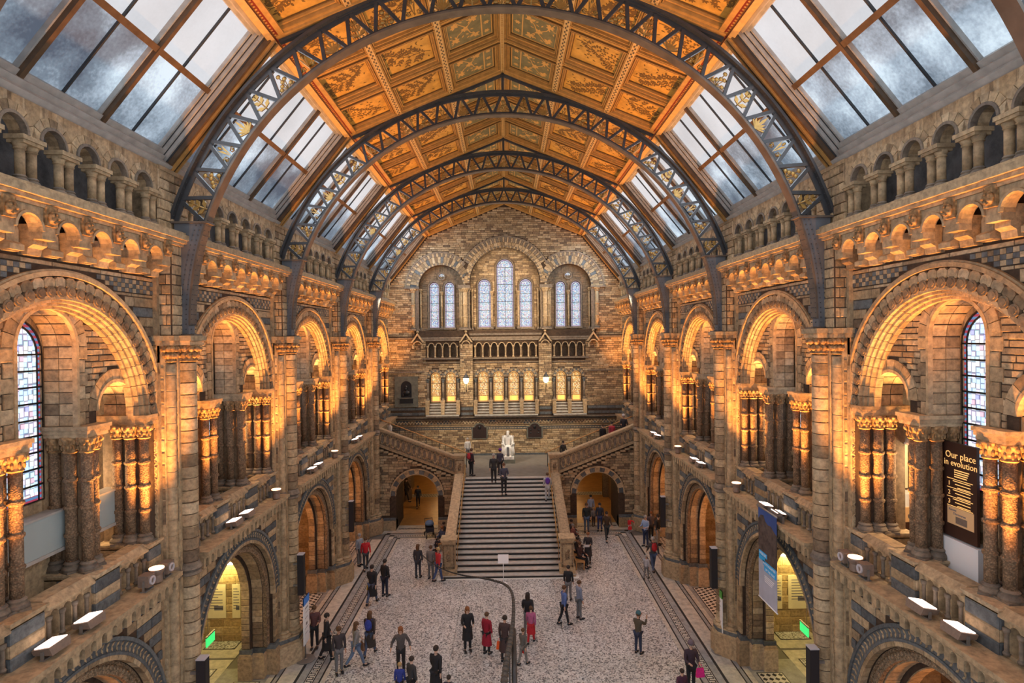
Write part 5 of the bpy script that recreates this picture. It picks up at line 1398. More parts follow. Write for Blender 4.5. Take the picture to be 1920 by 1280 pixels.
# --- exit signs, tubes and posters in the aisle of the second bay
M['exit_green'] = emit('green exit sign', (.05,.75,.18), 1.0); M['tube'] = emit('fluorescent tube', (1.0,.95,.85), 12)
M['poster'] = plain('printed cream poster', (.68,.62,.50), .6, 0, .12, 3); M['ink'] = plain('poster ink', (.12,.12,.2), .6)
for sg, sd in ((-1, 'left'), (1, 'right')):
    fy = PIER_Y[2]+1.29
    fx = lambda px: (px-948)*fy/1100
    for n_, (x0, x1, z0, z1, pos) in enumerate(((10.72, 11.05, .95, 2.3, 'narrow'), (11.3, 12.15, .95, 2.3, 'wide'))):
        r = empty('poster', (sg*(x0+x1)/2, fy-.03, z0), 0, f'{pos} cream poster on the yellow-lit wall inside the {sd} ground arch', 'poster')
        w = (x1-x0)/2; p = MB(); p.box(-w,w,0,.02,0,z1-z0); p.build('sheet', M['poster'], r)
        p = MB()
        for j in range(8): p.box(-w*.7,w*(.7 if j % 3 else .3),-.004,0,1.15-j*.11,1.18-j*.11)
        p.box(-w*.1,w*.75,-.004,0,.32,.5); p.build('printed_lines', M['ink'], r, kind='stuff')
    lamp('tube_glow', 'POINT', (sg*11.35, fy-.55, 3.2), 110, (1.0,.78,.22), .12)
    r = empty('tube_light', (sg*11.35, fy-.12, 3.15), 0, f'glowing fluorescent tube on the wall above the posters, {sd} ground arch', 'light')
    p = MB(); p.lathe([(.03,-.6), (.03,.6)], n=8, mp=lambda x,y,z: (z, x, y)); p.build('tube', M['tube'], r)
    p = MB(); p.box(-.65,.65,.03,.11,-.03,.06); p.build('fitting', M['white'], r)
    r = empty('exit_sign', (sg*9.75, 19.2, 2.15), 0, f'small glowing green exit sign hanging in the {sd} ground arch', 'sign')
    p = MB(); p.box(-.02,.02,-.26,.26,0,.30); o = p.build('panel', M['exit_green'], r)
    p = MB(); p.box(-.026,.026,-.28,.28,.30,.34); p.tube([(0,-.15,.34), (0,-.15,1.4)], .008, 4); p.build('hanger', M['steel'], r)
# --- gallery exhibits
M['board'] = plain('dark brown exhibition board', (.055,.022,.014), .5, 0, .2, 2); M['amber_print'] = emit('lit amber lettering', (1.0,.55,.18), .7)
M['peach'] = plain('peach label panel', (.80,.50,.25), .5); M['lit_cream'] = plain('cream display panel', (.85,.78,.50), .5)
r = empty('exhibition_board', (9.30, 12.02, 6.3), 0, 'dark brown board headed Our place in evolution, behind the right gallery columns', 'board')
p = MB(); p.box(0,.06,-.52,.50,1.45,3.42); p.build('panel', M['board'], r); p = MB(); p.box(-.05,.3,-.6,.6,0,1.42); p.build('plinth', M['white'], r)
f = (pi/2, 0, -pi/2)
for (t, sz, z, a) in (('Our place', .20, 3.10, .16), ('in evolution', .185, 2.94, .16)): text(t, sz, 'amber_print', r, (-.005, -.10, z), f, align='CENTER')
p = MB()
for j in range(4): p.box(-.006,0,-.42,.26,2.66-j*.19,2.672-j*.19)
for j in range(12): p.box(-.006,0,-.36,.10-(j % 3)*.06,2.62-j*.063,2.635-j*.063)
for j in range(4): p.box(-.006,0,-.33+.02*j,.06,2.85-j*.045,2.87-j*.045)
p.build('amber_rules', M['amber_print'], r, kind='stuff')
for j, d in enumerate('1234'): text(d, .13, 'amber_print', r, (-.006, .20, 2.52-j*.19), f)
p = MB(); p.box(-.01,0,-.45,.25,1.72,2.08-.0); o = p.build('label_panel', M['peach'], r)
text('Recent', .07, 'ink', o, (-.012, .1, 2.0), f); text('Discoveries', .07, 'ink', o, (-.012, -.08, 1.93), f)
p = MB(); p.box(-.014,-.01,-.28,.02,1.76,1.9); p.build('small_print', M['fixture'], o, kind='stuff')
for (sg, y, x0, x1, lab) in ((1, 16.4, 10.1, 11.3, 'bright cream photo display panel behind the nearest right gallery columns'), (1, 23.6, 10.1, 11.3, 'cream panel with skull pictures seen through the second bay columns')):
    r = empty('photo_display', (sg*(x0+x1)/2, y, 6.3), 0, lab, 'display')
    p = MB(); p.box(-.6,.6,0,.06,1.35,3.2); p.build('panel', M['lit_cream'], r)
    p = MB(); p.box(-.62,.62,-.5,.06,.55,.95); p.build('orange_base', M['peach'], r); p = MB(); p.box(-.64,.64,-.52,.06,0,.55); p.build('dark_plinth', M['board'], r)
    p = MB(); p.box(-.6,.6,-.45,.0,.95,1.3); p.build('white_case', M['white'], r)
    p = MB()
    for j in range(4):
        for q in range(3): p.box(-.45+q*.22,-.28+q*.22,-.01,0,1.9+j*.24,2.07+j*.24)
    p.build('photographs', M['board'], r, kind='stuff')
    lamp('case_light', 'POINT', (sg*(x0+x1)/2, y-.7, 9.0), 40, (1.0,.85,.55), .15)
r = empty('glass_canopy', (10.2, 14.4, 9.35), 0, 'white tent-like canopy over the displays in the right gallery', 'canopy')
p = MB(); p.add([(-.5,-1.2,0), (.6,-1.2,-.1), (.6,1.2,-.1), (-.5,1.2,0), (0,-.2,.35), (-.5,-1.2,-.04), (.6,-1.2,-.14), (.6,1.2,-.14), (-.5,1.2,-.04)], [(0,1,4), (1,2,4), (2,3,4), (3,0,4), (5,8,7,6), (0,5,6,1), (1,6,7,2), (2,7,8,3), (3,8,5,0)]); p.build('sheet', M['white'], r)
M['case_glass'] = plain('frosted case glass', (.40,.47,.47), .15, 0, .1, 2, .6)
r = empty('display_case', (-9.38, 12.8, 6.3), 0, 'long pale glass display case behind the nearest left gallery columns', 'display case')
p = MB(); p.box(-.22,.06,-1.9,1.75,1.45,2.2); p.build('glass_box', M['case_glass'], r); p = MB(); p.box(-.22,.02,-1.85,1.7,0,.55); p.build('plinth', M['board'], r)
p = MB(); p.box(-.25,.09,-1.93,1.78,2.2,2.24); p.box(-.25,.09,-1.93,1.78,1.38,1.45); p.build('frame', M['wood_frame'], r)
p = MB()
for y in (-1.8,-.2,1.65): p.box(-.1,0,y,y+.06,.55,1.4)
p.build('leg', M['black'], r)
# --- wall lanterns of the back wall
M['lamp_glow'] = emit('lit lantern glass', (1.0,.80,.42), 14)
ln = empty('wall_lantern', (0,0,0)); 
p = MB(); p.lathe([(.07,0), (.16,.1), (.20,.3), (.19,.42)], n=8); p.build('glass', M['lamp_glow'], ln)
p = MB(); p.lathe([(.23,.42), (.23,.46), (.10,.66), (.05,.72), (.03,.82), (.0,.86)], n=8); p.build('cap', M['iron'], ln)
p = MB(); p.tube([(0,0,0), (0,.0,-.25), (0,.18,-.55), (0,.42,-.65)], .03, 6); p.lathe([(.02,-.08), (.08,0)], n=8)
for k in range(4): a = k*pi/2+.78; p.tube([(.09*cos(a), .09*sin(a), 0), (.21*cos(a), .21*sin(a), .3), (.2*cos(a), .2*sin(a), .44)], .012, 4)
p.build('bracket', M['black'], ln)
place(ln, True, 'wall_lantern', (-2.95, YB-.62, 8.68), 'lit iron wall lantern on the brick buttress left of the four amber windows', 'lantern', 'wall lanterns')
place(ln, False, 'wall_lantern', (2.95, YB-.62, 8.68), 'lit iron wall lantern on the brick buttress right of the four amber windows', 'lantern', 'wall lanterns')
for s in (-1, 1): lamp('lantern_light', 'POINT', (s*2.95, YB-.75, 8.95), 45, (1.0,.66,.25), .15)
# --- memorials
M['slate'] = stone('grey green slate', [(.13,.135,.115)], rough=.5, bs=.2, grime=.4, scale=3, island=False)
r = empty('bust_memorial', (-7.45, YB-.02, 6.95), 0, 'grey slate wall memorial with a dark bust in an arched niche', 'memorial')
p = MB(); plate(p, -.86, .86, 0, 2.28, [(0, .40, .72, 1.55)], -.10, 0, lambda u, z, d: (u, d, z), seg=12); p.build('slab', M['slate'], r)
p = MB(); p.box(-.45,.45,-.02,.0,.7,2.0); p.build('niche_back', M['black'], r)
p = MB(); p.ball((0,-.14,1.50), (.13,.14,.18), 10, 8); p.ball((0,-.12,1.08), (.30,.16,.22), 10, 8); p.lathe([(.09,1.2), (.08,1.38)], 0, -.12, 8); p.ball((0,-.26,1.36), (.08,.06,.10), 8, 6); p.ball((-.22,-.16,.92), (.10,.08,.12), 8, 6); p.build('bust', M['bronze'], r)
p = MB(); p.box(-.6,.6,-.2,0,.66,.72); p.box(-.55,.55,-.14,-.08,.22,.27); p.box(-.55,-.5,-.14,-.08,.22,.66); p.box(.5,.55,-.14,-.08,.22,.66); p.build('ledge', M['slate'], r)
p = MB(); p.box(-.5,.5,-.12,-.09,.27,.62); p.build('name_plate', M['bronze'], r)
M['tablet'] = plain('dark brown bronze relief', (.05,.03,.025), .4, .4, .3, 14)
for x, sd, det in ((-2.02, 'left', ''), (2.1, 'right', '')):
    r = empty('memorial_tablet', (x, YB-.02, 4.52), 0, f'round-topped dark bronze tablet on the brick wall {sd} of the marble statue', 'memorial tablet', 'bronze wall tablets')
    pf = lambda u, z, d: (u, d, z)
    p = MB(); out = [(-.60,0), (.60,0), (.60,.88), (.40,.92)]+[(.40*cos(a*pi/8), .92+.26*sin(a*pi/8)) for a in range(1, 8)]+[(-.40,.92), (-.60,.88)]
    p.prism(out, pf, -.08, 0); p.build('frame', M['slate'], r)
    p = MB(); p.prism([(u*.84, .06+z*.88) for u, z in out], pf, -.10, -.07); p.build('relief', M['tablet'], r)
    p = MB(); p.ball((0,-.10,.84), (.12,.05,.14), 8, 6); 
    if sd == 'right':
        for (a, z) in ((-.3,.62), (.3,.62), (-.3,.40), (.3,.40)): p.ball((a,-.10,z), (.08,.03,.05), 8, 4)
    p.build('relief_head', M['bronze'], r)
# --- sign before the stair
q = unproj(944, 1094)
r = empty('sign_board', q, 0, 'small white notice board on a thin stand at the foot of the great stair', 'sign')
p = MB(); p.lathe([(.2,0), (.2,.015), (.02,.03)], n=16); p.build('base', M['white'], r); p = MB(); p.lathe([(.016,.02), (.016,1.05)], n=6); p.build('pole', M['white'], r)
p = MB(); p.hexa([(-.26,-.02,1.0), (.26,-.02,1.0), (.26,.01,1.0), (-.26,.01,1.0), (-.26,.13,1.38), (.26,.13,1.38), (.26,.16,1.38), (-.26,.16,1.38)]); p.build('board', M['white'], r)
# rope barrier at the foot of the stair left open in the photo; dinosaur tail in front
M['bone'] = plain('dark fossil bone', (.10,.085,.07), .6, 0, .4, 12)
pth = [((942,1330),3.7), ((944,1290),3.6), ((950,1240),3.45), ((957,1200),3.3), ((962,1165),3.1), ((963,1135),3.0), ((960,1112),2.9), ((951,1098),2.85), ((935,1090),2.8), ((905,1083),2.7), ((870,1078),2.6), ((835,1068),2.5), ((806,1052),2.4), ((792,1040),2.3)]
P3 = [unproj(px, py, z) for (px, py), z in pth]
def catmull(P, n=9):
    out = []
    for i in range(len(P)-1):
        a, b_, c, d = P[max(0, i-1)], P[i], P[i+1], P[min(len(P)-1, i+2)]
        for k in range(n):
            t = k/n; out.append(.5*((2*b_)+(c-a)*t+(2*a-5*b_+4*c-d)*t*t+(3*b_-a-3*c+d)*t**3))
    out.append(P[-1]); return out
cv = catmull(P3, 10)
r = empty('dinosaur_tail', (P3[0].x, P3[0].y, 0), 0, 'dark curving tail of a mounted dinosaur skeleton hanging over the floor', 'skeleton'); o3 = Vector((P3[0].x, P3[0].y, 0))
vt = MB(); vt.lathe([(.2,-.45), (.75,-.38), (.55,-.1), (.5,.1), (.75,.38), (.2,.45)], n=8, mp=lambda x,y,z: (x, y, z)); vt.hexa([(-.08,-.25,.4), (.08,-.25,.4), (.08,.25,.4), (-.08,.25,.4), (-.05,-.1,1.2), (.05,-.1,1.2), (.05,.35,1.2), (-.05,.35,1.2)])
vme = vt.mesh('vertebra', M['bone'])
d = 0; last = cv[0]; L_tot = sum((b_-a).length for a, b_ in zip(cv[:-1], cv[1:])); acc = 0; nxt = 0
for a, b_ in zip(cv[:-1], cv[1:]):
    seg = (b_-a).length; t = acc/L_tot; sz = max(.045, .24*(1-t*1.0))
    if acc >= nxt:
        dr_ = (b_-a).to_track_quat('Z', 'Y').to_euler(); obj('vertebra', vme, r, a-o3, dr_, (sz*.6, sz*.6, sz*1.15)); nxt = acc+sz*1.05
    acc += seg
p = MB(); p.tube([v-o3-Vector((0,0,.08*(1-i/len(cv)))) for i, v in enumerate(cv)], [.02+.015*(1-i/len(cv)) for i in range(len(cv))], 6); p.build('steel_armature', M['black'], r)
a = unproj(963, 1180, 3.0); b_ = unproj(966, 1340, 3.4); p = MB(); p.tube([a-o3, b_-o3], .075, 8); p.build('support_bar', M['iron'], r)
p = MB(); e = unproj(955, 1215, 3.2); p.tube([Vector((e.x, e.y, 3.2))-o3, Vector((e.x, e.y, .0))-o3], .03, 8); p.build('support_post', M['iron'], r)
# ================================================================== people
SKB = []     # skin jobs: (key, verts, edges, radii, root)
def chain(J, names_r, V, E, RR, idx):
    prev = None
    for nm, r in names_r:
        if nm in idx and nm in J: i = idx[nm]
        else: i = len(V); V.append(J[nm]); RR.append(r); idx[nm] = i
        if prev is not None and prev != i: E.append((prev, i))
        prev = i
def skeleton(kind):
    """joint positions of a standing 1.72 m figure facing -y"""
    J = {}; lean = 0
    hip = .93; sit = kind in ('sit', 'statue')
    if sit: hip = .50
    J['pelvis'] = (0, 0, hip); J['waist'] = (0, .0, hip+.16); J['chest'] = (0, -.01, hip+.36); J['neck0'] = (0, .0, hip+.52); J['neck'] = (0, -.01, hip+.60)
    J['head0'] = (0, -.02, hip+.66); J['head1'] = (0, -.03, hip+.73); J['head2'] = (0, -.02, hip+.80)
    leg = {'stand': ((.02, 0, .03, 0), (-.02, 0, -.02, 0)), 'walk': ((.42, .10, 0, 0), (-.35, .35, 0, 0)), 'step': ((.25, .05, 0, 0), (-.25, .25, 0, 0))}
    for s, q in ((-1, 'L'), (1, 'R')):
        J['hip'+q] = (s*.09, 0, hip-.04)
        if sit: J['knee'+q] = (s*.12, -.44, hip+.0); J['ank'+q] = (s*.11, -.46, .09); J['toe'+q] = (s*.12, -.62, .04)
        else:
            a, b = {'walk': ((.40, .12) if s < 0 else (-.32, .40)), 'step': ((.22, .05) if s < 0 else (-.20, .25)), 'climb': ((.75, .75) if s < 0 else (-.05, .1))}.get(kind, ((.03, .0) if s < 0 else (-.03, .03)))
            k = (s*.10, -.43*sin(a), hip-.04-.43*cos(a)); J['knee'+q] = k
            c = a-b; an = (s*.105, k[1]-.40*sin(c), k[2]-.40*cos(c)); J['ank'+q] = an; J['toe'+q] = (s*.115, an[1]-.16*cos(c), max(.03, an[2]-.05)+.0)
        sh = (s*.185, 0, hip+.49); J['sh'+q] = sh
        # arms: forward swing a, outward o, elbow bend b
        A = {'stand': (.05, .12, .2), 'walk': ((-.45 if s < 0 else .45), .12, .3), 'step': ((-.25 if s < 0 else .25), .12, .25), 'climb': (.2, .12, .5), 'photo': (.95, .1, 1.5), 'hold': (.25, .15, 1.35), 'reach': ((.2, .1, .3) if s < 0 else (.2, 1.2, .1)),
             'sit': (.35, .15, .95), 'statue': (.30, .22, .85), 'hip': (-.1, .5, 1.2)}[kind]
        a, o, b = A
        d = Vector((s*sin(o), -sin(a)*cos(o), -cos(a)*cos(o))); el = Vector(sh)+d*.28; J['el'+q] = tuple(el)
        d2 = Vector((s*sin(o)*.3-(s*.25 if kind in ('photo', 'hold', 'sit', 'statue') else 0), -sin(a+b), -cos(a+b))).normalized(); wr = el+d2*.25; J['wr'+q] = tuple(wr)
        pm = wr+d2*.08; J['palm'+q] = tuple(pm)
        side = d2.cross(Vector((s, .15, 0))).normalized(); curl = Vector((-s*.4, -.2, -.1))
        for f in range(4):
            o_ = side*(.012*(f-1.5)*1.5); ln = (.075, .085, .08, .062)[f]
            k1 = pm+o_+d2*ln*.5; J[f'f{f}a'+q] = tuple(pm+o_*.6); J[f'f{f}b'+q] = tuple(k1); J[f'f{f}c'+q] = tuple(k1+(d2+curl*.8).normalized()*ln*.5)
        th = wr+d2*.03+side*.035; J['ta'+q] = tuple(th); J['tb'+q] = tuple(th+d2*.04+side*.015)
    return J
KINDS_P = ['stand', 'walk', 'step', 'climb', 'photo', 'hold', 'reach', 'sit', 'hip', 'statue']
def job(key, build):
    V, E, RR, idx = [], [], [], {}
    build(V, E, RR, idx)
    me = bpy.data.meshes.new(key); me.from_pydata([tuple(v) for v in V], E, [])
    o = bpy.data.objects.new(key, me); C.objects.link(o)
    md = o.modifiers.new('s', 'SKIN'); md.use_smooth_shade = True; o.modifiers.new('u', 'SUBSURF').levels = 1
    sv = me.skin_vertices[0].data
    for i, r in enumerate(RR): sv[i].radius = r if isinstance(r, tuple) else (r, r); sv[i].use_root = (i == 0)
    SKB.append((key, o))
for kd in KINDS_P:
    J = skeleton(kd)
    def body(V, E, RR, idx, J=J):
        chain(J, [('pelvis', (.13, .10)), ('waist', (.12, .09)), ('chest', (.15, .10)), ('neck0', (.07, .06)), ('neck', .05), ('head0', (.062, .07)), ('head1', (.078, .092)), ('head2', (.06, .07))], V, E, RR, idx)
        for q in 'LR':
            chain(J, [('pelvis', .1), ('hip'+q, .085), ('knee'+q, .052), ('ank'+q, .036), ('toe'+q, .035)], V, E, RR, idx)
            chain(J, [('chest', .1), ('sh'+q, .055), ('el'+q, .036), ('wr'+q, .026), ('palm'+q, (.036, .02))], V, E, RR, idx)
            for f in range(4): chain(J, [('palm'+q, .02), (f'f{f}b'+q, .009), (f'f{f}c'+q, .008)], V, E, RR, idx)
            chain(J, [('wr'+q, .02), ('ta'+q, .011), ('tb'+q, .009)], V, E, RR, idx)
    job('body_'+kd, body)
    def top(V, E, RR, idx, J=J):
        J = dict(J); p = Vector(J['pelvis']); J['hem'] = tuple(p+Vector((0, 0, -.10))) 
        for q in 'LR': J['cuff'+q] = tuple(Vector(J['el'+q]).lerp(Vector(J['wr'+q]), .92))
        chain(J, [('waist', (.155, .125)), ('chest', (.185, .135)), ('neck0', (.09, .08)), ('neck', (.068, .068))], V, E, RR, idx)
        chain(J, [('waist', .15), ('pelvis', (.17, .14)), ('hem', (.165, .14))], V, E, RR, idx)
        for q in 'LR': chain(J, [('chest', .13), ('sh'+q, .078), ('el'+q, .056), ('cuff'+q, .043)], V, E, RR, idx)
    job('top_'+kd, top)
    def legs(V, E, RR, idx, J=J):
        J = dict(J)
        for q in 'LR': J['hm'+q] = tuple(Vector(J['knee'+q]).lerp(Vector(J['ank'+q]), .94))
        chain(J, [('pelvis', (.15, .125))], V, E, RR, idx)
        for q in 'LR': chain(J, [('pelvis', .13), ('hip'+q, .10), ('knee'+q, .068), ('hm'+q, .055)], V, E, RR, idx)
    job('trousers_'+kd, legs)
dg = bpy.context.evaluated_depsgraph_get(); dg.update()
PM = {}; base_mat = plain('skin', (.55,.34,.25), .5)
for key, o in SKB:
    me = bpy.data.meshes.new_from_object(o.evaluated_get(dg)); me.name = key
    me.materials.clear(); me.materials.append(base_mat); me.polygons.foreach_set('use_smooth', [True]*len(me.polygons)); PM[key] = me
for key, o in SKB:
    m0 = o.data; bpy.data.objects.remove(o); bpy.data.meshes.remove(m0)
def shoes_me(kd):
    J = skeleton(kd); mb = MB()
    for q in 'LR':
        a, t = Vector(J['ank'+q]), Vector(J['toe'+q]); c = a.lerp(t, .55); zz = max(.045, min(a.z, t.z)-.0)
        mb.ball((c.x, c.y-.01, zz+.0), (.050, .135, .045), 10, 6); mb.ball((a.x, a.y+.01, a.z-.02), (.048, .055, .06), 8, 6)
    return mb.mesh('shoes', base_mat)
def hair_me(kd, long):
    J = skeleton(kd); h = Vector(J['head1']); mb = MB()
    mb.ball((h.x, h.y+.018, h.z+.035), (.098, .112, .098), 12, 8)
    if long: mb.ball((h.x, h.y+.065, h.z-.06), (.105, .06, .17), 10, 8); mb.ball((h.x, h.y+.07, h.z-.20), (.085, .045, .12), 8, 6)
    return mb.mesh('hair', base_mat)
def face_me(kd):
    J = skeleton(kd); h = Vector(J['head1']); mb = MB()
    for s in (-1, 1): mb.ball((h.x+s*.032, h.y-.086, h.z+.012), (.012, .008, .008), 6, 4)
    mb.ball((h.x, h.y-.085, h.z-.05), (.025, .008, .007), 6, 4)
    return mb.mesh('eyes_and_mouth', base_mat)
def nose_me(kd):
    J = skeleton(kd); h = Vector(J['head1']); mb = MB(); mb.ball((h.x, h.y-.095, h.z-.015), (.014, .02, .025), 6, 5)
    for s in (-1, 1): mb.ball((h.x+s*.083, h.y+.0, h.z-.005), (.012, .022, .03), 6, 5)
    return mb.mesh('nose_and_ears', base_mat)
def skirt_me(z0, z1, r0, r1):
    mb = MB(); prof = [(r0+(r1-r0)*t/4, z0+(z1-z0)*t/4) for t in range(5)]
    mb.lathe(prof, n=16, mp=lambda x, y, z: (x*1.1, y*.85, z), cap=False); mb.lathe([(prof[0][0]-.015, z0), (prof[-1][0]-.015, z1)], n=16, mp=lambda x, y, z: (x*1.1, y*.85, z), cap=False); return mb.mesh('skirt', base_mat)
COAT = skirt_me(.42, .92, .22, .175); SKIRT = skirt_me(.48, .98, .20, .165)
HAT = MB(); HAT.lathe([(.118, 0), (.118, .05), (.105, .10), (.06, .14), (.0, .155)], n=14); HAT = HAT.mesh('hat', base_mat)
PACK = MB(); PACK.ball((0, 0, 0), (.15, .10, .22), 12, 8); PACK.ball((0, .07, -.06), (.11, .06, .12), 10, 6); PACK.tube([(-.1, -.05, .18), (-.1, -.2, .16), (-.1, -.25, 0), (-.1, -.08, -.15)], .016, 5); PACK.tube([(.1, -.05, .18), (.1, -.2, .16), (.1, -.25, 0), (.1, -.08, -.15)], .016, 5); PACK = PACK.mesh('backpack', base_mat)
BAG = MB(); BAG.hexa([(-.15,-.05,-.3), (.15,-.05,-.3), (.15,.05,-.3), (-.15,.05,-.3), (-.12,-.02,0), (.12,-.02,0), (.12,.02,0), (-.12,.02,0)]); BAG.tube([(-.07,0,-.01), (-.05,0,.12), (.05,0,.12), (.07,0,-.01)], .01, 5); BAG = BAG.mesh('shopping_bag', base_mat)
CM = {}
def cmat(c, rough=.75):
    k = tuple(c)
    if k not in CM: CM[k] = plain('cloth', c, rough, 0, .25, 25)
    return CM[k]
PMC = {}
def pmesh(fn, *a):
    k = (fn.__name__,)+a
    if k not in PMC: PMC[k] = fn(*a)
    return PMC[k]
def cobj(name, me, parent, col, loc=None, rot=None, scale=None):
    o = obj(name, me, parent, loc, rot, scale)
    o.material_slots[0].link = 'OBJECT'; o.material_slots[0].material = col if not isinstance(col, tuple) else cmat(col); return o
SKIN = [(.60,.38,.28), (.52,.31,.22), (.66,.45,.35)]
HAIR = dict(dark=(.03,.022,.018), brown=(.11,.055,.025), blond=(.42,.28,.12), grey=(.35,.33,.31), red=(.24,.09,.03))
BLK = (.018,.018,.022); JEAN = (.06,.09,.17); GRY = (.16,.16,.17)
def person(px, py, h, rot, kd, top, legs, label, hair='brown', long=False, coat=None, skirt=None, hat=None, z=0.0, y=None, pack=None, bag=None, child=False, shoes=BLK, x_y=None):
    if x_y: loc = Vector((x_y[0], x_y[1], z))
    else: loc = unproj(px, py, z) if y is None else unproj_y(px, py, y)
    if y is not None: loc.z = z
    s = h/1.78; r = empty('person', loc, rot, label, 'child' if child else 'person'); r.scale = (s, s, s)
    k = random.Random(px*7+py); sk_ = SKIN[k.randrange(3)]; J = skeleton(kd)
    cobj('body', PM['body_'+kd], r, sk_); cobj('jacket', PM['top_'+kd], r, top); cobj('trousers', PM['trousers_'+kd], r, legs)
    cobj('shoes', pmesh(shoes_me, kd), r, shoes); cobj('hair', pmesh(hair_me, kd, long), r, HAIR[hair]); cobj('eyes_and_mouth', pmesh(face_me, kd), r, (.05,.03,.025)); cobj('nose_and_ears', pmesh(nose_me, kd), r, sk_)
    if coat: cobj('coat_skirt', COAT, r, coat)
    if skirt: cobj('skirt', SKIRT, r, skirt)
    hd = Vector(J['head1'])
    if hat: cobj('hat', HAT, r, hat, (hd.x, hd.y, hd.z+.035))
    R = Matrix.Rotation(rot, 3, 'Z')
    if pack:
        c = Vector(J['chest']); w = loc+R@(Vector((c.x, c.y+.20, c.z+.02))*s); o = cobj('backpack', PACK, None, pack[0], w, (0, 0, rot), (s, s, s)); o['label'] = pack[1]; o['category'] = 'backpack'
    if bag:
        c = Vector(J['palmR']); w = loc+R@((Vector(c)+Vector((0, 0, -.13)))*s); o = cobj('shopping_bag', BAG, None, bag[0], w, (0, 0, rot), (s, s, s)); o['label'] = bag[1]; o['category'] = 'bag'
    return r
# rot 0 faces the viewer, pi faces the stair
person(698, 1133, 1.8, 3.0, 'walk', BLK, JEAN, 'person in a black coat and jeans walking along the left border beside a yellow bag', 'dark', coat=BLK, bag=((.62,.45,.05), 'yellow carrier bag held beside the black coat on the left'))
person(722, 1118, 1.75, 2.6, 'stand', BLK, (.02,.025,.05), 'person in a black jacket standing right of the one in the black coat', 'dark')
person(686, 1068, 1.7, .4, 'step', (.55,.02,.03), (.05,.05,.06), 'person with a bright red scarf and jacket on the far left border', 'brown')
person(674, 1060, 1.72, 1.0, 'stand', (.30,.33,.38), GRY, 'person in a grey blue jacket at the left border by the third pier', 'grey')
person(694, 1230, 1.72, pi-.1, 'walk', (.045,.03,.03), JEAN, 'woman with long brown hair walking away with a blue backpack', 'brown', True, coat=(.05,.035,.03), pack=((.03,.05,.30), 'blue backpack on the long-haired woman walking away'))
person(668, 1252, 1.7, 2.2, 'walk', (.22,.22,.22), (.12,.18,.30), 'long-haired person in a pale grey jacket and light jeans walking away', 'brown', True, bag=((.16,.09,.06), 'brown shoulder bag beside the light jeans'))
person(613, 1236, 1.75, 2.0, 'step', BLK, BLK, 'person in all black near the blue-topped sign', 'dark', coat=BLK)
person(636, 1262, 1.7, .5, 'stand', (.05,.04,.045), GRY, 'person in a dark top and grey trousers left of the long-haired walker', 'brown')
person(590, 1215, 1.68, .2, 'hold', (.12,.05,.05), BLK, 'person in a dark maroon top standing right behind the blue-topped sign', 'brown')
person(752, 1262, 1.7, .15, 'hip', (.09,.08,.08), BLK, 'woman with long reddish brown hair facing the viewer, hand raised', 'red', True)
person(750, 1315, 1.3, pi, 'stand', (.03,.05,.28), BLK, 'child in a bright blue top at the bottom edge', 'blond', child=True)
person(772, 1318, 1.55, 2.4, 'stand', (.04,.04,.045), BLK, 'short person in dark clothes right of the child in blue', 'dark')
person(818, 1308, 1.75, 2.7, 'step', BLK, BLK, 'person in a black coat walking away near the bottom centre', 'dark', coat=BLK)
person(842, 1345, 1.35, 2.9, 'stand', (.02,.02,.04), BLK, 'child in dark blue at the bottom edge beside the black coat', 'dark', child=True)
person(877, 1220, 1.72, .25, 'hold', BLK, BLK, 'woman in a black dress and purple scarf standing alone on the floor', 'red', True, skirt=(.02,.02,.022))
person(913, 1226, 1.6, 2.5, 'stand', (.30,.01,.03), BLK, 'person in a long dark red coat', 'brown', coat=(.32,.012,.035))
person(947, 1240, 1.72, 2.8, 'stand', (.06,.035,.035), BLK, 'person in a dark brown coat with an orange bag, left of the skeleton tail', 'dark', coat=(.06,.035,.035), bag=((.85,.12,.02), 'orange red bag beside the dark brown coat'))
person(990, 1190, 1.72, 3.0, 'walk', BLK, GRY, 'person in black walking away just right of the skeleton tail', 'dark', long=True)
person(996, 1205, 1.45, 2.9, 'step', (.45,.12,.25), (.45,.02,.03), 'girl in a pink jacket and red skirt behind the tail', 'brown', child=True, skirt=(.5,.02,.03))
person(981, 1246, 1.35, 2.4, 'step', (.12,.11,.10), (.2,.19,.18), 'child in grey carrying a red bag beside the tail', 'brown', child=True, bag=((.7,.02,.02), 'red bag carried by the child in grey'))
person(1058, 1171, 1.65, 1.9, 'step', (.10,.17,.42), BLK, 'person in a bright blue jacket walking on the right part of the floor', 'brown')
person(1086, 1160, 1.65, 1.9, 'stand', (.22,.25,.34), GRY, 'person in a faded grey blue jacket right of the bright blue one', 'brown')
person(1066, 1125, 1.6, 2.8, 'stand', BLK, GRY, 'person in black behind the bright blue jacket', 'dark')
person(1197, 1225, 1.58, 2.3, 'photo', (.085,.07,.05), (.03,.04,.08), 'child in olive coat and teal hat taking a photograph on the open floor', 'brown', child=True, coat=None, hat=(.05,.14,.17))
person(1296, 1296, 1.72, .1, 'hold', (.05,.03,.045), BLK, 'person in a dark purple coat looking at a phone with a bright pink bag', 'grey', hat=(.16,.12,.15), bag=((.75,.02,.25), 'bright pink carrier bag at the lower right'))
person(1279, 1335, 1.4, .3, 'stand', (.07,.02,.045), BLK, 'child with dark hair and a plum coat at the bottom edge', 'dark', child=True, coat=(.07,.02,.045))
person(1225, 1072, 1.8, pi+.1, 'walk', (.06,.06,.06), JEAN, 'man with a red backpack walking away along the right border', 'grey', pack=((.40,.015,.02), 'red backpack on the man at the right border'))
person(1212, 1085, 1.2, 2.6, 'step', (.42,.42,.46), GRY, 'child in pale grey beside the man with the red backpack', 'grey', child=True)
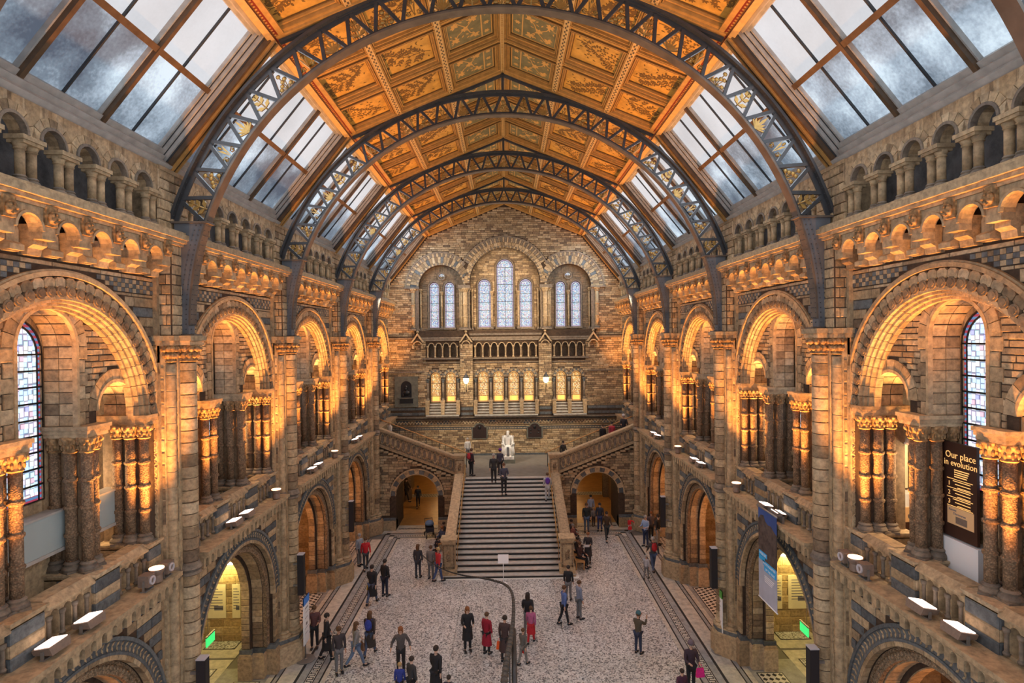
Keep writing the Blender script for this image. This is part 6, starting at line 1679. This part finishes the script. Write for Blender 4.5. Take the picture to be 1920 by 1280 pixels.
person(1211, 1024, 1.8, -.9, 'hold', (.33,.42,.62), (.03,.04,.09), 'man in a light blue shirt talking by the right pier', 'grey')
person(1221, 1012, 1.7, .2, 'stand', (.10,.08,.09), BLK, 'woman in a dark grey top between the blue shirt and the black jacket', 'red')
person(1234, 1021, 1.75, .8, 'stand', BLK, (.36,.33,.28), 'man in a black jacket and beige trousers by the right pier', 'dark')
person(1181, 999, .95, .1, 'reach', (.62,.02,.03), (.4,.4,.42), 'toddler in a bright red coat with arms spread', 'blond', child=True, coat=(.62,.02,.03))
person(1138, 1014, 1.75, .1, 'walk', (.06,.035,.02), (.03,.035,.04), 'man in a brown leather jacket and sunglasses walking toward the viewer', 'dark')
person(1100, 997, 1.8, .0, 'stand', (.02,.025,.025), (.08,.12,.20), 'man in a black jacket and blue jeans at the right archway', 'brown')
person(1113, 986, 1.2, .2, 'stand', (.20,.19,.19), (.04,.03,.03), 'small child standing between the two men at the right archway', 'blond', child=True)
person(1125, 995, 1.75, -.3, 'stand', (.025,.03,.05), (.03,.04,.12), 'man in dark blue standing left of the brown leather jacket', 'dark')
person(1108, 975, 1.68, .2, 'stand', (.35,.43,.60), GRY, 'person in a pale blue top just inside the right archway', 'dark')
person(1103, 1055, 1.65, -.3, 'hold', (.035,.03,.032), BLK, 'woman in a long dark coat reading a white sheet by the right newel', 'red', coat=(.035,.03,.032))
person(784, 952, 1.6, .2, 'walk', (.02,.025,.035), BLK, 'person in black walking in the left archway', 'dark')
person(784, 1083, 1.7, 2.9, 'stand', (.035,.035,.045), (.03,.035,.05), 'woman with brown hair in a dark jacket left of the lower newel', 'brown', True)
person(822, 1090, 1.7, 2.2, 'step', (.50,.03,.04), (.05,.08,.2), 'person with a red top and blue jeans right beside the left newel', 'blond')
person(808, 1085, 1.68, 2.8, 'stand', (.16,.15,.15), (.14,.14,.15), 'person in grey between the dark jacket and the red top', 'brown')
person(762, 940, 1.75, 1.2, 'walk', (.03,.02,.015), (.02,.015,.012), 'dark figure striding by the left wall of the left archway', 'dark')
# on the stair and the landing
def onstair(px, py, *a, **k):
    # find the tread seen at this pixel
    for i in range(N_ST):
        z = (i+1)*rise; q = unproj(px, py, z)
        if Y0S+i*going-.05 <= q.y <= Y0S+(i+1)*going+.2 or i == N_ST-1: return person(px, py, *a, z=z, x_y=(q.x, min(q.y, Y0S+(i+.6)*going) if i < N_ST-1 else q.y), **k)
onstair(926, 906, 1.8, .1, 'stand', (.035,.033,.035), BLK, 'man in a dark blazer and pale scarf standing at the head of the stair', 'grey')
onstair(945, 928, 1.8, .3, 'hold', (.06,.06,.09), BLK, 'person in a grey top and black trousers coming down the stair', 'brown')
onstair(1026, 936, 1.68, pi, 'climb', (.50,.50,.54), (.42,.42,.45), 'girl in white climbing the right side of the stair with a purple backpack', 'brown', pack=((.10,.03,.30), 'purple backpack on the girl climbing the stair'))
person(884, 892, 1.75, 2.2, 'stand', (.06,.03,.035), BLK, 'person at the left head of the stair with a red backpack', 'brown', z=HL_, pack=((.42,.03,.04), 'red backpack at the left head of the stair'))
person(938, 890, 1.65, 2.8, 'stand', (.05,.05,.08), BLK, 'person in a purple hat behind the blazer on the landing', 'dark', z=HL_, hat=(.12,.03,.28))
person(877, 862, 1.6, .4, 'stand', (.55,.54,.52), GRY, 'person in white on the landing by the left handrail', 'grey', z=HL_)
person(1056, 858, 1.6, .5, 'step', (.05,.045,.04), BLK, 'person in dark clothes at the foot of the right side flight', 'dark', z=HL_+.3, y=38.8)
def onflight(x, y, h, rot, kd, *a, **k):
    i = max(0, int((abs(x)-3.25)/.3)); return person(int(960+x*28), int(y*20), h, rot, kd, *a, z=HL_+.115*(i+1), x_y=(x, y), **k)
onflight(-7.7, 38.7, 1.6, -.6, 'step', (.60,.56,.48), (.5,.48,.45), 'person in a cream coat on the upper left side flight', 'blond')
onflight(6.35, 38.7, 1.72, .4, 'stand', BLK, BLK, 'person in black lowest on the upper right side flight', 'brown')
onflight(7.0, 38.9, 1.6, .2, 'stand', (.45,.05,.08), BLK, 'person in a red top on the upper right side flight', 'dark', coat=BLK)
onflight(7.75, 38.7, 1.75, -.2, 'hold', (.03,.028,.035), BLK, 'person with a white cap highest on the right side flight', 'grey', hat=(.6,.6,.62))
# seated by the newels
M['bench'] = plain('pale wooden bench', (.45,.26,.10), .5, 0, .2, 6)
def bench(x, y, lab, ln=1.8):
    r = empty('bench', (x, y, 0), 0, lab, 'bench')
    p = MB(); p.box(-.24, .24, -ln/2, ln/2, .40, .45); p.build('seat', M['bench'], r)
    for yy in (-ln/2+.1, ln/2-.1):
        for xx in (-.2, .2): p = MB(); p.box(xx-.03, xx+.03, yy-.03, yy+.03, 0, .40); p.build('leg', M['bench'], r)
bench(3.72, 31.0, 'plain wooden bench along the right stair wall near the lower newel'); bench(3.72, 34.2, 'wooden bench farther back along the right stair wall'); bench(-3.72, 34.0, 'wooden bench along the left stair wall')
person(1, 1, 1.7, .9, 'sit', (.06,.03,.03), BLK, 'seated person in dark red brown nearest the right newel', 'brown', x_y=(3.74, 30.7))
person(2, 1, 1.7, .7, 'sit', BLK, (.04,.05,.09), 'seated person in black with crossed arms beside the right newel', 'dark', x_y=(3.74, 31.45))
person(3, 1, 1.7, .9, 'sit', (.05,.04,.05), BLK, 'seated person on the farther right bench', 'dark', x_y=(3.74, 34.5)); person(4, 1, 1.65, 1.0, 'sit', (.25,.10,.09), GRY, 'seated person in dull red on the farther right bench', 'grey', x_y=(3.74, 33.8))
person(5, 1, 1.7, -.9, 'sit', (.025,.025,.03), BLK, 'seated person in black on the left bench', 'dark', x_y=(-3.74, 34.4)); person(6, 1, 1.7, -.8, 'sit', (.05,.07,.14), (.03,.03,.05), 'seated person in navy leaning by the left stair wall', 'red', x_y=(-3.74, 33.6))
# pushchair
q = unproj(806, 1006); r = empty('pushchair', q, .3, 'dark pushchair with a blue hood parked beside the left bench', 'pushchair')
p = MB(); p.hexa([(-.22,-.25,.35), (.22,-.25,.35), (.22,.15,.30), (-.22,.15,.30), (-.24,-.2,.55), (.24,-.2,.55), (.24,.3,.75), (-.24,.3,.75)]); p.build('seat', cmat((.02,.02,.03)), r)
p = MB(); p.lathe([(.28, 0), (.27, .1), (.2, .2), (.05, .27)], 0, .12, 12, mp=lambda x, y, z: (x, y, z+.72)); p.build('hood', cmat((.12,.2,.34)), r)
p = MB()
for s in (-1, 1): p.tube([(s*.24, -.35, .1), (s*.24, .1, .5), (s*.24, .45, 1.0)], .015, 5); p.tube([(s*.24, .35, .1), (s*.24, 0, .45)], .015, 5)
p.tube([(-.24, .45, 1.0), (.24, .45, 1.0)], .02, 6); p.build('frame', M['black'], r)
for (x, y) in ((-.26, -.35), (.26, -.35), (-.26, .35), (.26, .35)):
    p = MB(); p.lathe([(.12, -.02), (.12, .02)], n=14, mp=lambda a, b_, z: (x+z, y+a, .12+b_)); p.build('wheel', M['black'], r)
# carrying things: sheet of paper, camera
q = unproj(1103, 1055); p = MB(); p.hexa([(-.14,-.02,0), (.14,-.02,0), (.14,0,0), (-.14,0,0), (-.14,-.14,.16), (.14,-.14,.16), (.14,-.12,.16), (-.14,-.12,.16)]); o = p.build('paper_sheet', M['white']); o.location = q+Vector((-.12,-.36,.98)); o['label'] = 'white sheet of paper held by the woman in the long dark coat'; o['category'] = 'paper'
# marble statue
r = empty('statue', (.08, 41.5, HL_), 0, 'white marble statue of a seated bearded man above the great stair', 'statue')
p = MB(); p.box(-.48, .48, -.75, .65, 0, .28); p.build('plinth', M['slate'], r)
p = MB(); p.box(-.42, .42, -.70, .5, .28, .46); p.box(-.42, .42, -.15, .5, .46, .98); p.box(-.44, -.30, -.2, .45, .98, 1.25); p.box(.30, .44, -.2, .45, .98, 1.25); p.box(-.42, .42, .32, .5, .98, 1.75); p.build('seat', M['marble'], r)
sc_ = 1.38
fg = cobj('seated_figure', PM['body_statue'], r, M['marble'], (0, .08, .40), None, (sc_,)*3); 
cobj('coat', PM['top_statue'], r, M['marble'], (0, .08, .40), None, (sc_,)*3); cobj('trousers', PM['trousers_statue'], r, M['marble'], (0, .08, .40), None, (sc_,)*3)
cobj('shoes', pmesh(shoes_me, 'statue'), r, M['marble'], (0, .08, .40), None, (sc_,)*3); cobj('nose_and_ears', pmesh(nose_me, 'statue'), r, M['marble'], (0, .08, .40), None, (sc_,)*3)
p = MB(); h = Vector(skeleton('statue')['head1'])*sc_+Vector((0, .08, .40)); p.ball((h.x, h.y-.10, h.z-.16), (.10, .07, .17), 10, 8); p.build('beard', M['marble'], r)
p = MB()
for s in (-1, 1):
    for k in range(4): p.tube([(s*(.16+.07*k), -.42+.06*k, 1.08), (s*(.20+.075*k), -.50+.08*k, .75), (s*(.22+.07*k), -.46+.1*k, .47)], .055, 6)
    p.tube([(s*.40, -.35, 1.28), (s*.40, .3, 1.28)], .06, 8)
p.ball((0, -.25, 1.12), (.34, .26, .10), 12, 8); p.build('coat_skirts', M['marble'], r)

# lettering becomes mesh
dg = bpy.context.evaluated_depsgraph_get(); dg.update()
for o in [o for o in C.objects if o.type == 'FONT']:
    me = bpy.data.meshes.new_from_object(o.evaluated_get(dg)); n = bpy.data.objects.new('lettering', me); C.objects.link(n); n['kind'] = 'stuff'
    n.parent = o.parent; n.location = o.location; n.rotation_euler = o.rotation_euler; bpy.data.objects.remove(o)
